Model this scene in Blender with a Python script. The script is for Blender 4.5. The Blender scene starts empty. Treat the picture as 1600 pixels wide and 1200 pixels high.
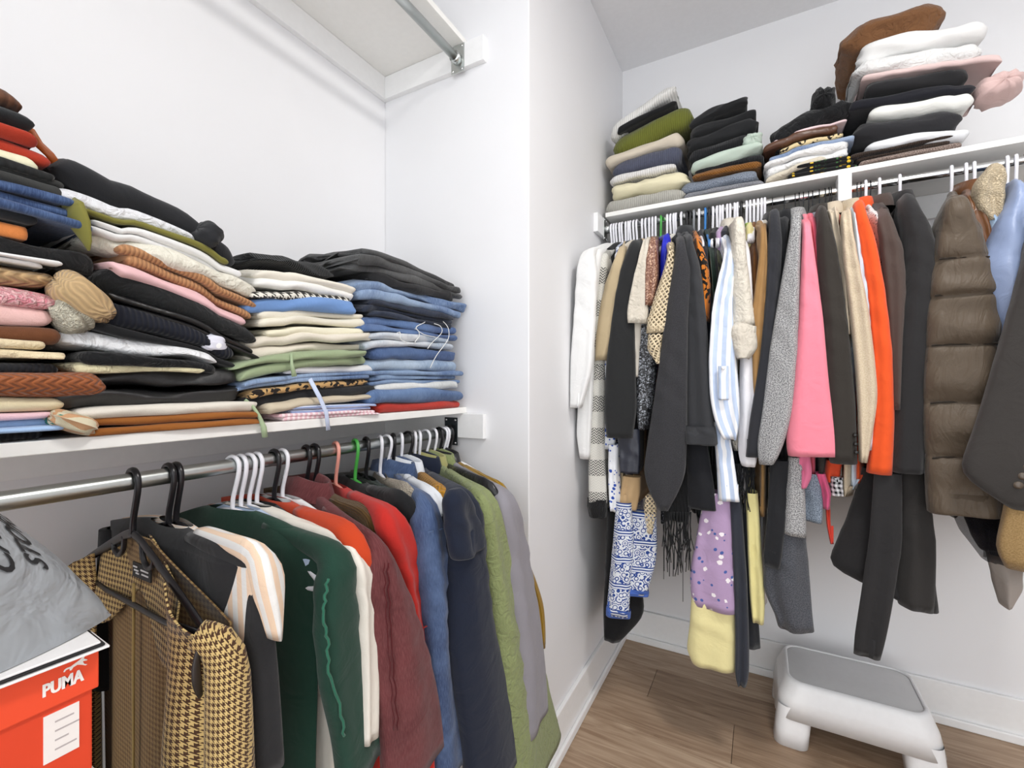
import bpy, bmesh, math, random
import numpy as np
from mathutils import Vector, Matrix, noise as mnoise
R = random.Random(7)
sc = bpy.context.scene
COL = sc.collection

# ------------------------------------------------------------------ camera, light, exposure
CAMZ, F = 1.2, 711.1
TH = math.radians(28.72)
SN, CS = math.sin(TH), math.cos(TH)
cam = bpy.data.cameras.new('camera'); camo = bpy.data.objects.new('camera', cam); COL.objects.link(camo)
cam.sensor_width = 36; cam.lens = 16; cam.clip_start = .01
camo.location = (0, 0, CAMZ); camo.rotation_euler = (math.pi/2, 0, TH)
sc.camera = camo
w = bpy.data.worlds.new('world'); sc.world = w; w.use_nodes = True
w.node_tree.nodes['Background'].inputs[0].default_value = (.95, .975, 1, 1)
w.node_tree.nodes['Background'].inputs[1].default_value = 1.5
def area(name, loc, rot, sx, sy, e, col=(1, .97, .93)):
    l = bpy.data.lights.new(name, 'AREA'); l.shape = 'RECTANGLE'; l.size = sx; l.size_y = sy; l.energy = e; l.color = col
    o = bpy.data.objects.new(name, l); COL.objects.link(o); o.location = loc; o.rotation_euler = rot
    return o
area('unseen_ceiling_lamp_light', (.55, .65, 2.63), (0, 0, 0), .30, .30, 13.5)  # light of the ceiling lamp added out of view
sc.view_settings.view_transform = 'Standard'; sc.view_settings.look = 'None'
sc.view_settings.exposure = .62; sc.view_settings.gamma = 1
sc.view_settings.use_curve_mapping = False

# ------------------------------------------------------------------ pixel -> point on an upright plane of the room
def ray(px):
    k = (px-800)/F
    return -SN+k*CS, CS+k*SN
def onx(px, py, X):                 # plane x = X -> (y, z)
    dx, dy = ray(px); t = X/dx
    return dy*t, CAMZ+(600-py)/F*t
def ony(px, py, Y):                 # plane y = Y -> (x, z)
    dx, dy = ray(px); t = Y/dy
    return dx*t, CAMZ+(600-py)/F*t

# ------------------------------------------------------------------ materials
def lin(c):
    if isinstance(c, str):
        c = [int(c[i:i+2], 16)/255 for i in (0, 2, 4)]
    return tuple((x/12.92 if x <= .04045 else ((x+.055)/1.055)**2.4) for x in c)+(1,)
MATS = {}
class NT:
    def __init__(s, name):
        s.m = bpy.data.materials.new(name); s.m.use_nodes = True; s.t = s.m.node_tree
        s.b = s.t.nodes['Principled BSDF']; s.out = s.t.nodes['Material Output']
    def n(s, typ, **kw):
        o = s.t.nodes.new(typ)
        for k, v in kw.items():
            if k.startswith('i_'):
                key = k[2:]; key = int(key) if key.isdigit() else key.replace('_', ' ')
                if hasattr(v, 'links') or isinstance(v, bpy.types.NodeSocket): s.t.links.new(v, o.inputs[key])
                else: o.inputs[key].default_value = v
            else: setattr(o, k, v)
        return o
    def l(s, a, b): s.t.links.new(a, b)
    def math(s, op, a, b=0.0, c=None):
        o = s.t.nodes.new('ShaderNodeMath'); o.operation = op
        for i, v in enumerate((a, b) if c is None else (a, b, c)):
            if isinstance(v, bpy.types.NodeSocket): s.l(v, o.inputs[i])
            else: o.inputs[i].default_value = v
        return o.outputs[0]
    def mix(s, f, a, b):
        o = s.t.nodes.new('ShaderNodeMix'); o.data_type = 'RGBA'
        for i, v in ((0, f), (6, a), (7, b)):
            if isinstance(v, bpy.types.NodeSocket): s.l(v, o.inputs[i])
            else: o.inputs[i].default_value = v
        return o.outputs[2]
    def ramp(s, f, lo, hi):
        o = s.t.nodes.new('ShaderNodeMapRange'); o.inputs[1].default_value = lo; o.inputs[2].default_value = hi
        s.l(f, o.inputs[0]); return o.outputs[0]

def paint(name, col, rough=.6, metal=0, bump=0, bs=60):
    if name in MATS: return MATS[name]
    N = NT(name); N.b.inputs['Base Color'].default_value = lin(col)
    N.b.inputs['Roughness'].default_value = rough; N.b.inputs['Metallic'].default_value = metal
    tc = N.n('ShaderNodeTexCoord')
    nz = N.n('ShaderNodeTexNoise', i_Vector=tc.outputs['Object'], i_Scale=bs)
    c = N.mix(nz.outputs[0], lin(col), tuple(x*.94 for x in lin(col)[:3])+(1,)); N.l(c, N.b.inputs['Base Color'])
    if bump:
        bp = N.n('ShaderNodeBump', i_Strength=bump, i_Distance=.002, i_Height=nz.outputs[0]); N.l(bp.outputs[0], N.b.inputs['Normal'])
    MATS[name] = N.m; return N.m

def fabric(col, kind='plain', c2=None, sc_=1.0, c3=None):
    key = f'{kind}_{col}_{c2}_{sc_}_{c3}'
    if key in MATS: return MATS[key]
    N = NT(kind+'_cloth'); A = lin(col); B = lin(c2) if c2 else tuple(x*.55 for x in A[:3])+(1,); C3 = lin(c3) if c3 else B
    uv = N.n('ShaderNodeUVMap').outputs[0]
    sp = N.n('ShaderNodeSeparateXYZ', i_0=uv); U, V = sp.outputs[0], sp.outputs[1]
    obj = N.n('ShaderNodeTexCoord').outputs['Object']
    rough = .9
    big = N.n('ShaderNodeTexNoise', i_Vector=obj, i_Scale=7.0, i_Detail=3.0).outputs[0]
    wr = N.n('ShaderNodeTexNoise', i_Vector=obj, i_Scale=19.0, i_Detail=3.0, i_Distortion=1.0).outputs[0]
    fine = N.n('ShaderNodeTexNoise', i_Vector=uv, i_Scale=900.0, i_Detail=1.0).outputs[0]
    height = N.math('ADD', N.math('MULTIPLY', wr, 1.0), N.math('MULTIPLY', fine, .12)); bs, bd = .5, .007
    dk = tuple(x*.86 for x in A[:3])+(1,)
    colr = N.mix(big, A, dk)
    def step(x, th=.5): return N.math('LESS_THAN', x, th)
    def fr(x, s): return N.math('FRACT', N.math('MULTIPLY', x, s))
    if kind == 'rib':
        wv = N.math('SINE', N.math('MULTIPLY', U, 6.283*240*sc_)); wv = N.math('MULTIPLY_ADD', wv, .5, .5)
        colr = N.mix(N.math('MULTIPLY', wv, .45), colr, tuple(x*.45 for x in A[:3])+(1,))
        height = N.math('ADD', height, N.math('MULTIPLY', wv, -.5))
    elif kind == 'cable':
        zz = N.math('MULTIPLY', N.math('SINE', N.math('MULTIPLY', V, 6.283*75*sc_)), 2.2)
        vo = N.math('MULTIPLY_ADD', N.math('SINE', N.math('ADD', N.math('MULTIPLY', U, 6.283*95*sc_), zz)), .5, .5)
        colr = N.mix(N.math('MULTIPLY', vo, .55), colr, tuple(x*.4 for x in A[:3])+(1,))
        height = N.math('ADD', height, N.math('MULTIPLY', vo, -.8)); bs = .7
    elif kind == 'denim':
        mp = N.n('ShaderNodeMapping', i_Vector=uv); mp.inputs['Scale'].default_value = (700, 70, 1)
        st = N.n('ShaderNodeTexNoise', i_Vector=mp.outputs[0], i_Scale=1.0).outputs[0]
        fade = N.ramp(N.n('ShaderNodeTexNoise', i_Vector=obj, i_Scale=11.0, i_Detail=4.0, i_Distortion=.6).outputs[0], .38, .7)
        lt = lin(c2) if c2 else tuple(min(1, x*1.7+.03) for x in A[:3])+(1,)
        gr = lambda c, k: tuple(k*(.68*x+.32*(.3*c[0]+.5*c[1]+.2*c[2])) for x in c[:3])+(1,)
        A = gr(A, .8); lt = gr(lt, .85)
        colr = N.mix(fade, A, lt); colr = N.mix(N.math('MULTIPLY', N.ramp(st, .4, .75), .3), colr, tuple(min(1, x*1.7+.05) for x in lt[:3])+(1,)); bs = .5
    elif kind == 'tweed':
        nz = N.n('ShaderNodeTexNoise', i_Vector=uv, i_Scale=330.0*sc_, i_Detail=1.5).outputs[0]
        colr = N.mix(N.ramp(nz, .4, .6), A, B); height = N.math('ADD', height, N.math('MULTIPLY', nz, .35))
    elif kind == 'stripe':
        colr = N.mix(step(fr(U, 45*sc_)), colr, B)
    elif kind == 'hstripe':
        colr = N.mix(step(fr(V, 45*sc_)), colr, B)
    elif kind == 'hound':
        p = 85*sc_
        a, b = step(fr(U, p)), step(fr(V, p)); d = step(fr(N.math('ADD', U, V), p*2))
        x = N.math('ADD', N.math('MULTIPLY', a, b), N.math('MULTIPLY', N.math('ABSOLUTE', N.math('SUBTRACT', a, b)), d))
        colr = N.mix(x, colr, B)
    elif kind == 'check':
        a, b = step(fr(U, 25*sc_)), step(fr(V, 25*sc_))
        colr = N.mix(N.math('MULTIPLY', N.math('ADD', a, b), .5), colr, B)
    elif kind == 'blocks':      # broad herringbone bands
        band = step(fr(V, 9*sc_)); zig = N.math('PINGPONG', N.math('MULTIPLY', U, 60), .5)
        h = step(fr(N.math('ADD', N.math('MULTIPLY', V, 110), N.math('MULTIPLY', zig, 2)), 1), .55)
        colr = N.mix(N.math('MULTIPLY', h, N.math('MULTIPLY_ADD', band, .75, .1)), colr, B)
    elif kind == 'floral':
        v1 = N.n('ShaderNodeTexVoronoi', i_Vector=uv, i_Scale=48*sc_).outputs[0]
        of = N.n('ShaderNodeVectorMath', i_0=uv); of.inputs[1].default_value = (.37, .11, 0)
        ds = N.n('ShaderNodeTexNoise', i_Vector=uv, i_Scale=160*sc_)
        v2 = N.n('ShaderNodeTexVoronoi', i_Vector=of.outputs[0], i_Scale=34*sc_).outputs[0]
        v2 = N.math('ADD', v2, N.math('MULTIPLY', ds.outputs[0], .25))
        colr = N.mix(step(v2, .36), colr, B); colr = N.mix(step(v1, .22), colr, C3)
    elif kind == 'paisley':
        v1 = N.n('ShaderNodeTexVoronoi', i_Vector=uv, i_Scale=55*sc_, i_Randomness=.8).outputs[0]
        ring = N.math('ABSOLUTE', N.math('SUBTRACT', fr(v1, 3.2), .5))
        band = step(fr(V, 11), .22); bl = step(fr(V, 110), .5)
        colr = N.mix(step(ring, .2), colr, B); colr = N.mix(band, colr, N.mix(bl, A, B))
    elif kind == 'leopard':
        v1 = N.n('ShaderNodeTexVoronoi', i_Vector=uv, i_Scale=70*sc_).outputs[0]
        nz = N.n('ShaderNodeTexNoise', i_Vector=uv, i_Scale=90*sc_).outputs[0]
        colr = N.mix(N.math('MULTIPLY', step(N.math('ABSOLUTE', N.math('SUBTRACT', v1, .42)), .17), N.math('GREATER_THAN', nz, .45)), colr, B)
    elif kind == 'sequin':
        v1 = N.n('ShaderNodeTexVoronoi', i_Vector=uv, i_Scale=260.0)
        g = N.n('ShaderNodeSeparateColor', i_0=v1.outputs[1]).outputs[0]
        colr = N.mix(N.math('POWER', g, 4.0), A, B); rough = .35
        height = N.math('ADD', height, g); bs = .6
    elif kind == 'leather':
        rough = .32; height = N.math('ADD', N.math('MULTIPLY', wr, 1.6), N.math('MULTIPLY', fine, .06)); bs = .5
    elif kind == 'satin':
        rough = .36; bs = .45; bd = .008
    elif kind == 'puffer':
        rough = .5; bs = .55; bd = .012
        mp = N.n('ShaderNodeMapping', i_Vector=uv); mp.inputs['Scale'].default_value = (30, 9, 1)
        w3 = N.n('ShaderNodeTexNoise', i_Vector=mp.outputs[0], i_Scale=1.0, i_Detail=4.0, i_Distortion=1.5).outputs[0]
        height = N.math('ADD', N.math('MULTIPLY', wr, .5), w3)
    elif kind == 'boucle':
        v1 = N.ramp(N.n('ShaderNodeTexNoise', i_Vector=uv, i_Scale=260*sc_, i_Detail=2.0, i_Distortion=1.0).outputs[0], .35, .65)
        colr = N.mix(N.math('MULTIPLY', v1, .7), colr, B); height = N.math('ADD', height, N.math('MULTIPLY', v1, -1.0)); bs = .8
    elif kind == 'crumple':
        w2 = N.n('ShaderNodeTexNoise', i_Vector=obj, i_Scale=45.0, i_Detail=3.0, i_Distortion=1.6).outputs[0]
        height = N.math('ADD', height, N.math('MULTIPLY', w2, 1.6)); bs = .7
    if kind in ('lattice', 'tulle'):
        tr = N.n('ShaderNodeBsdfTransparent'); mx = N.n('ShaderNodeMixShader')
        if kind == 'lattice':
            a = N.math('ABSOLUTE', N.math('SUBTRACT', fr(N.math('ADD', U, V), 62*sc_), .5))
            b = N.math('ABSOLUTE', N.math('SUBTRACT', fr(N.math('SUBTRACT', U, V), 62*sc_), .5))
            hole = N.math('MULTIPLY', N.math('GREATER_THAN', N.math('SUBTRACT', .5, a), .19), N.math('GREATER_THAN', N.math('SUBTRACT', .5, b), .19))
            N.l(hole, mx.inputs[0])
        else: mx.inputs[0].default_value = .5
        N.l(N.b.outputs[0], mx.inputs[1]); N.l(tr.outputs[0], mx.inputs[2]); N.l(mx.outputs[0], N.out.inputs[0])
    N.l(colr, N.b.inputs['Base Color']); N.b.inputs['Roughness'].default_value = rough
    if kind not in ('leather', 'satin', 'sequin'):
        N.b.inputs['Sheen Weight'].default_value = .15; N.b.inputs['Specular IOR Level'].default_value = .2
    bp = N.n('ShaderNodeBump', i_Strength=bs, i_Distance=bd, i_Height=height); N.l(bp.outputs[0], N.b.inputs['Normal'])
    MATS[key] = N.m; return N.m

WALL = paint('wall_paint', 'EEEEF0', .55, bs=3)
TRIM = paint('white_trim', 'F4F4F4', .4)
SHELF = paint('shelf_melamine', 'F3F2EE', .4)
CEIL = paint('ceiling_paint', 'F0F0F2', .8)

# ------------------------------------------------------------------ mesh helpers
def mesh(name, V, Fc, mat, parent=None, uv=None, smooth=True, kind=None):
    me = bpy.data.meshes.new(name); me.from_pydata([tuple(v) for v in V], [], Fc)
    if uv is not None:
        ul = me.uv_layers.new(name='UVMap'); li = np.empty(len(me.loops), dtype=np.int32); me.loops.foreach_get('vertex_index', li)
        ul.data.foreach_set('uv', np.asarray(uv, dtype=np.float32)[li].ravel())
    if smooth: me.polygons.foreach_set('use_smooth', [True]*len(me.polygons))
    if mat: me.materials.append(mat)
    o = bpy.data.objects.new(name, me); COL.objects.link(o)
    if parent is not None: o.parent = parent
    if kind: o['kind'] = kind
    return o
def empty(name, loc=(0, 0, 0)):
    o = bpy.data.objects.new(name, None); COL.objects.link(o); o.location = loc; o.empty_display_size = .05
    return o
def tag(o, label, cat, group=None):
    o['label'] = label; o['category'] = cat
    if group: o['group'] = group
    return o
def boxvf(x0, x1, y0, y1, z0, z1):
    V = [(x, y, z) for x in (x0, x1) for y in (y0, y1) for z in (z0, z1)]
    return V, [(0, 1, 3, 2), (4, 6, 7, 5), (0, 4, 5, 1), (2, 3, 7, 6), (0, 2, 6, 4), (1, 5, 7, 3)]
def box(name, x0, x1, y0, y1, z0, z1, mat, parent=None, bev=0.0, kind=None):
    V, Fc = boxvf(x0, x1, y0, y1, z0, z1)
    o = mesh(name, V, Fc, mat, parent, smooth=False, kind=kind)
    if bev:
        bm = bmesh.new(); bm.from_mesh(o.data); bmesh.ops.bevel(bm, geom=bm.edges[:], offset=bev, segments=2, affect='EDGES', profile=.5)
        bm.to_mesh(o.data); bm.free()
    return o
def tubevf(path, rad, ns=8, flat=1.0, up=(0, 0, 1), caps=True):
    P = [Vector(p) for p in path]; V, Fc = [], []
    n = len(P); prev = None
    for i, p in enumerate(P):
        t = (P[min(i+1, n-1)]-P[max(i-1, 0)]).normalized()
        if prev is None:
            u = Vector(up); u = u-t*u.dot(t)
            if u.length < 1e-3: u = Vector((1, 0, 0))-t*t.x
        else: u = prev-t*prev.dot(t)
        u.normalize(); prev = u; v = t.cross(u)
        r = rad[i] if isinstance(rad, (list, tuple)) else rad
        for k in range(ns):
            a = 2*math.pi*k/ns; V.append(p+u*(r*math.cos(a))+v*(r*flat*math.sin(a)))
    for i in range(n-1):
        for k in range(ns):
            a, b = i*ns+k, i*ns+(k+1) % ns; Fc.append((a, b, b+ns, a+ns))
    if caps: Fc += [tuple(range(ns-1, -1, -1)), tuple(range((n-1)*ns, n*ns))]
    return V, Fc
def merge(*vf):
    V, Fc = [], []
    for v, f in vf:
        o = len(V); V += list(v); Fc += [tuple(i+o for i in q) for q in f]
    return V, Fc
def ringmesh(name, rings, mat, parent, uv=True, cap0=False, cap1=False, off=(0, 0, 0)):
    """rings: array (n, m, 3) of closed rings -> one mesh with metric uv"""
    A = np.asarray(rings, dtype=float); n, m, _ = A.shape
    A2 = np.concatenate([A, A[:, :1]], axis=1)          # seam column doubled for the uv
    du = np.linalg.norm(np.diff(A2, axis=1), axis=2); u = np.concatenate([np.zeros((n, 1)), np.cumsum(du, axis=1)], axis=1)
    u = u-u[:, m//2:m//2+1]
    dv = np.linalg.norm(np.diff(A2, axis=0), axis=2).mean(axis=1); v = np.concatenate([[0], np.cumsum(dv)])
    UV = np.stack([u, np.repeat(v[:, None], m+1, 1)], axis=2).reshape(-1, 2)
    V = A2.reshape(-1, 3)-np.array(off); M = m+1
    Fc = [(i*M+k, i*M+k+1, (i+1)*M+k+1, (i+1)*M+k) for i in range(n-1) for k in range(m)]
    V = list(map(tuple, V)); UV = list(map(tuple, UV))
    for flag, i in ((cap0, 0), (cap1, n-1)):
        if flag:
            c = A[i].mean(axis=0)-np.array(off); V.append(tuple(c)); UV.append((0, v[i])); q = len(V)-1
            Fc += [((q, i*M+k+1, i*M+k) if i == 0 else (q, i*M+k, i*M+k+1)) for k in range(m)]
    return mesh(name, V, Fc, mat, parent, UV)
def sup(a, p):
    return np.sign(a)*np.abs(a)**p
class Wob:                              # smooth 3-d wobble from random sines
    def __init__(s, seed, f0=6, f1=22, n=9):
        r = np.random.RandomState(seed); d = r.normal(size=(n, 3)); d /= np.linalg.norm(d, axis=1)[:, None]
        s.k = d*r.uniform(f0, f1, n)[:, None]*2; s.p = r.uniform(0, 6.28, n); s.n = n
    def __call__(s, P): return np.sin(P@s.k.T+s.p).sum(axis=-1)/math.sqrt(s.n)

# ------------------------------------------------------------------ the room
XA, YB, XC, YD, ZC = -1.134, 1.1615, -.581, 2.159, 2.69
YBACK, XR = -1.1, 1.9
def structure(o): o['kind'] = 'structure'; return o
structure(box('wall_left', XA-.1, XA, YBACK, YB+.1, 0, ZC, WALL))
structure(box('wall_pier', XA, XC, YB, YD+.1, 0, ZC, WALL, bev=.003))
structure(box('wall_right', XC, XR+.1, YD, YD+.1, 0, ZC, WALL))
structure(box('wall_far_right', XR, XR+.1, YBACK, YD, 0, ZC, WALL))
structure(box('ceiling', XA-.1, XR+.1, YBACK, YD+.1, ZC, ZC+.1, CEIL))
fl = structure(box('floor', XA-.1, XR+.1, YBACK, YD+.1, -.06, -.008, paint('subfloor', '4A3A2C', .9)))
def woodmat(i):
    N = NT('oak_plank'); A, B = [('B59C83', '8B7059'), ('AA9077', '80664F'), ('BFA78E', '947961')][i]
    tc = N.n('ShaderNodeTexCoord'); oi = N.n('ShaderNodeObjectInfo')
    va = N.n('ShaderNodeVectorMath', i_0=tc.outputs['Object']); N.l(oi.outputs['Location'], va.inputs[1])
    mp = N.n('ShaderNodeMapping', i_Vector=va.outputs[0]); mp.inputs['Scale'].default_value = (2.2, 26, 1)
    nz = N.n('ShaderNodeTexNoise', i_Vector=mp.outputs[0], i_Scale=2.0, i_Detail=6.0, i_Distortion=1.2)
    f = N.ramp(nz.outputs[0], .3, .72); N.l(N.mix(f, lin(A), lin(B)), N.b.inputs['Base Color'])
    N.b.inputs['Roughness'].default_value = .5
    bp = N.n('ShaderNodeBump', i_Strength=.2, i_Distance=.001, i_Height=nz.outputs[0]); N.l(bp.outputs[0], N.b.inputs['Normal'])
    return N.m
WOOD = [woodmat(i) for i in range(3)]
y = YD; k = 0
while y > YBACK:
    x = XA - [.2, .75, .45][k % 3]
    while x < XR:
        x1 = x+1.5; a, b = max(x, XA), min(x1, XR); c = max(y-.188, YBACK)
        if b-a > .02 and not (b < XC and c > YB):
            if c >= YB-.01: a = max(a, XC)
            box('plank', a+.0008, b-.0008, c+.0008, y-.0008, -.009, 0, WOOD[(k*5+int(x*3)) % 3], fl, bev=.0008)
        x = x1
    y -= .188; k += 1
def baseb(name, x0, x1, y0, y1, ax):
    t = structure(empty(name))
    if ax == 'x+': box('board', x0, x0+.014, y0, y1, 0, .145, TRIM, t, .003); box('shoe_moulding', x0+.014, x0+.026, y0, y1, 0, .03, TRIM, t, .004)
    if ax == 'y-': box('board', x0, x1, y1-.014, y1, 0, .145, TRIM, t, .003); box('shoe_moulding', x0, x1, y1-.026, y1-.014, 0, .03, TRIM, t, .004)
baseb('baseboard_pier', XC, 0, YB, YD, 'x+'); baseb('baseboard_right', XC, XR, 0, YD, 'y-')
baseb('baseboard_left', XA, 0, YBACK, YB, 'x+'); baseb('baseboard_alcove', XA, XC, 0, YB, 'y-')

# ceiling lamp, added out of view to light the room
lampt = tag(empty('unseen_ceiling_lamp', (.55, .65, ZC)), 'white square flush ceiling lamp, unseen, added to light the closet', 'lamp')
box('lamp_base', -.17, .17, -.17, .17, -.03, 0, TRIM, lampt, .004)
N = NT('lamp_glass'); N.b.inputs['Emission Color'].default_value = (1, .97, .93, 1); N.b.inputs['Emission Strength'].default_value = 3
box('lamp_diffuser', -.15, .15, -.15, .15, -.05, -.03, N.m, lampt, .006)

# ------------------------------------------------------------------ shelves, cleats, rods
STEEL = paint('galvanised_steel', 'C9CDCB', .28, 1.0); DARKM = paint('dark_steel', '4A5054', .35, .9); CHROME = paint('chrome', 'E3E5E4', .12, 1.0)
XL, ZL = -.84, 1.052           # left rod axis
YRR, ZR = 1.82, 1.832          # right rod axis
XSF, ZSL = -.795, 1.111        # left shelf front, underside
YSF, ZSR = 1.80, 1.876         # right shelf front, underside
TS = .018
def leftshelf(label, zu, ylo):
    t = tag(empty('wall_shelf', (XA, YB, zu)), label, 'shelf')
    box('board', 0, XSF-XA, ylo-YB, -.0005, 0, TS, SHELF, t, .0015)
    box('cleat', 0, .018, ylo-YB, -.018, -.075, -.0005, TRIM, t, .0015)
    box('cleat', 0, .41, -.018, 0, -.075, -.0005, TRIM, t, .0015)
    return t
leftshelf('long white shelf at chest height carrying four clothes stacks along left wall', ZSL, YBACK+.02)
leftshelf('empty high white shelf near ceiling above the left wall', 2.24, YBACK+.02)
t = tag(empty('wall_shelf', (XC, YD, ZSR)), 'long white shelf above the crowded right rail with four stacks', 'shelf')
box('board', .026, XR-XC, -(YD-YSF), 0, 0, TS, SHELF, t, .0015)
box('cleat', .018, XR-XC, -.018, 0, -.085, -.0005, TRIM, t, .0015)
box('cleat', 0, .018, -.43, 0, -.075, -.0005, TRIM, t, .0015)
def rod(label, p0, p1, r, mat, smat, ends, ang=(0, 0, 1)):
    t = tag(empty('closet_rod', p0), label, 'rod')
    d = Vector(p1)-Vector(p0)
    V, Fc = tubevf([(0, 0, 0), d*.25, d*.5, d*.75, d], r, 24); o = mesh('bar', V, Fc, mat, t)
    for e in ends:
        s = empty('socket'); s.parent = t; q = d*e; ax = d.normalized()*(1 if e == 0 else -1)
        s.location = q
        V, Fc = tubevf([(0, 0, 0), ax*.022], r+.004, 20); mesh('cup', V, Fc, smat, s)
        if abs(d.y) > abs(d.x):
            box('plate', -.024, .024, min(0, ax.y*.003), max(0, ax.y*.003), -.04, .045, smat, s, .001)
            sp = [(-.017, ax.y*.004, .037), (.017, ax.y*.004, .037), (-.017, ax.y*.004, -.033), (.017, ax.y*.004, -.033)]
        else:
            box('plate', min(0, ax.x*.003), max(0, ax.x*.003), -.02, .02, -.045, .045, smat, s, .001)
            sp = [(ax.x*.004, -.013, .037), (ax.x*.004, .013, .037), (ax.x*.004, -.013, -.037), (ax.x*.004, .013, -.037)]
        for p in sp:
            V, Fc = tubevf([Vector(p)-ax*.002, Vector(p)+ax*.0015], [.0045, .003], 8); mesh('screw', V, Fc, CHROME, s)
    return t
rod('galvanised steel rail under the lower left shelf', (XL, YB-.018, ZL), (XL, YBACK+.05, ZL), .0128, STEEL, DARKM, (0,))
rod('bare steel rail high under the top left shelf', (-.815, YB-.018, 2.192), (-.815, YBACK+.05, 2.192), .0128, STEEL, STEEL, (0,))
rr = rod('chrome rail packed with clothes under the right shelf', (XC+.018, YRR, ZR), (XR, YRR, ZR), .0128, CHROME, STEEL, (0, 1))
bx = ony(1318, 300, YRR)[0]
tb = tag(empty('rod_support', (bx, YRR, ZSR)), 'white support block gripping the right rail beneath the shelf', 'bracket')
box('block', -.018, .018, -.03, .03, -.088, -.0005, TRIM, tb, .002); box('arm', -.009, .009, .03, YD-YRR-.018, -.03, -.0005, TRIM, tb, .001)

# ------------------------------------------------------------------ folded garments
def bil(H, ga, gb, a, b):
    ia = np.clip((a-ga[0])/(ga[1]-ga[0]), 0, len(ga)-1.001); ib = np.clip((b-gb[0])/(gb[1]-gb[0]), 0, len(gb)-1.001)
    i, j = ia.astype(int), ib.astype(int); fa, fb = ia-i, ib-j
    return H[i, j]*(1-fa)*(1-fb)+H[i+1, j]*fa*(1-fb)+H[i, j+1]*(1-fa)*fb+H[i+1, j+1]*fa*fb
def blur(H, n=1):
    for _ in range(n):
        P = np.pad(H, 1, mode='edge'); H = (P[1:-1, 1:-1]*2+P[:-2, 1:-1]+P[2:, 1:-1]+P[1:-1, :-2]+P[1:-1, 2:])/6
    return H
CNT = 0
KINDS = (('jeans', 'jeans'), ('corduroys', 'trousers'), ('sweatpants', 'trousers'), ('trousers', 'trousers'), ('leggings', 'leggings'), ('skirt', 'skirt'), ('cardigan', 'cardigan'), ('sweatshirt', 'sweatshirt'), ('hoodie', 'hoodie'), ('blazer', 'blazer'), ('coat', 'coat'), ('jacket', 'jacket'), ('dress', 'dress'), ('slip', 'dress'), ('shawl', 'shawl'), ('jumpsuit', 'jumpsuit'), ('trench', 'coat'), ('blouse', 'blouse'), ('shirt', 'shirt'), ('tee', 'shirt'), ('sweater', 'sweater'), ('jumper', 'sweater'), ('knit', 'sweater'), ('fleece', 'sweater'), ('hat', 'sweater'), ('top', 'top'), ('vest', 'top'), ('camisole', 'top'), ('scarf', 'top'))
def kindof(*txt):
    for t_ in txt:
        for k_, c_ in KINDS:
            if k_ in t_.split() or k_ in t_.split('_'): return c_
    return 'clothes'
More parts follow.
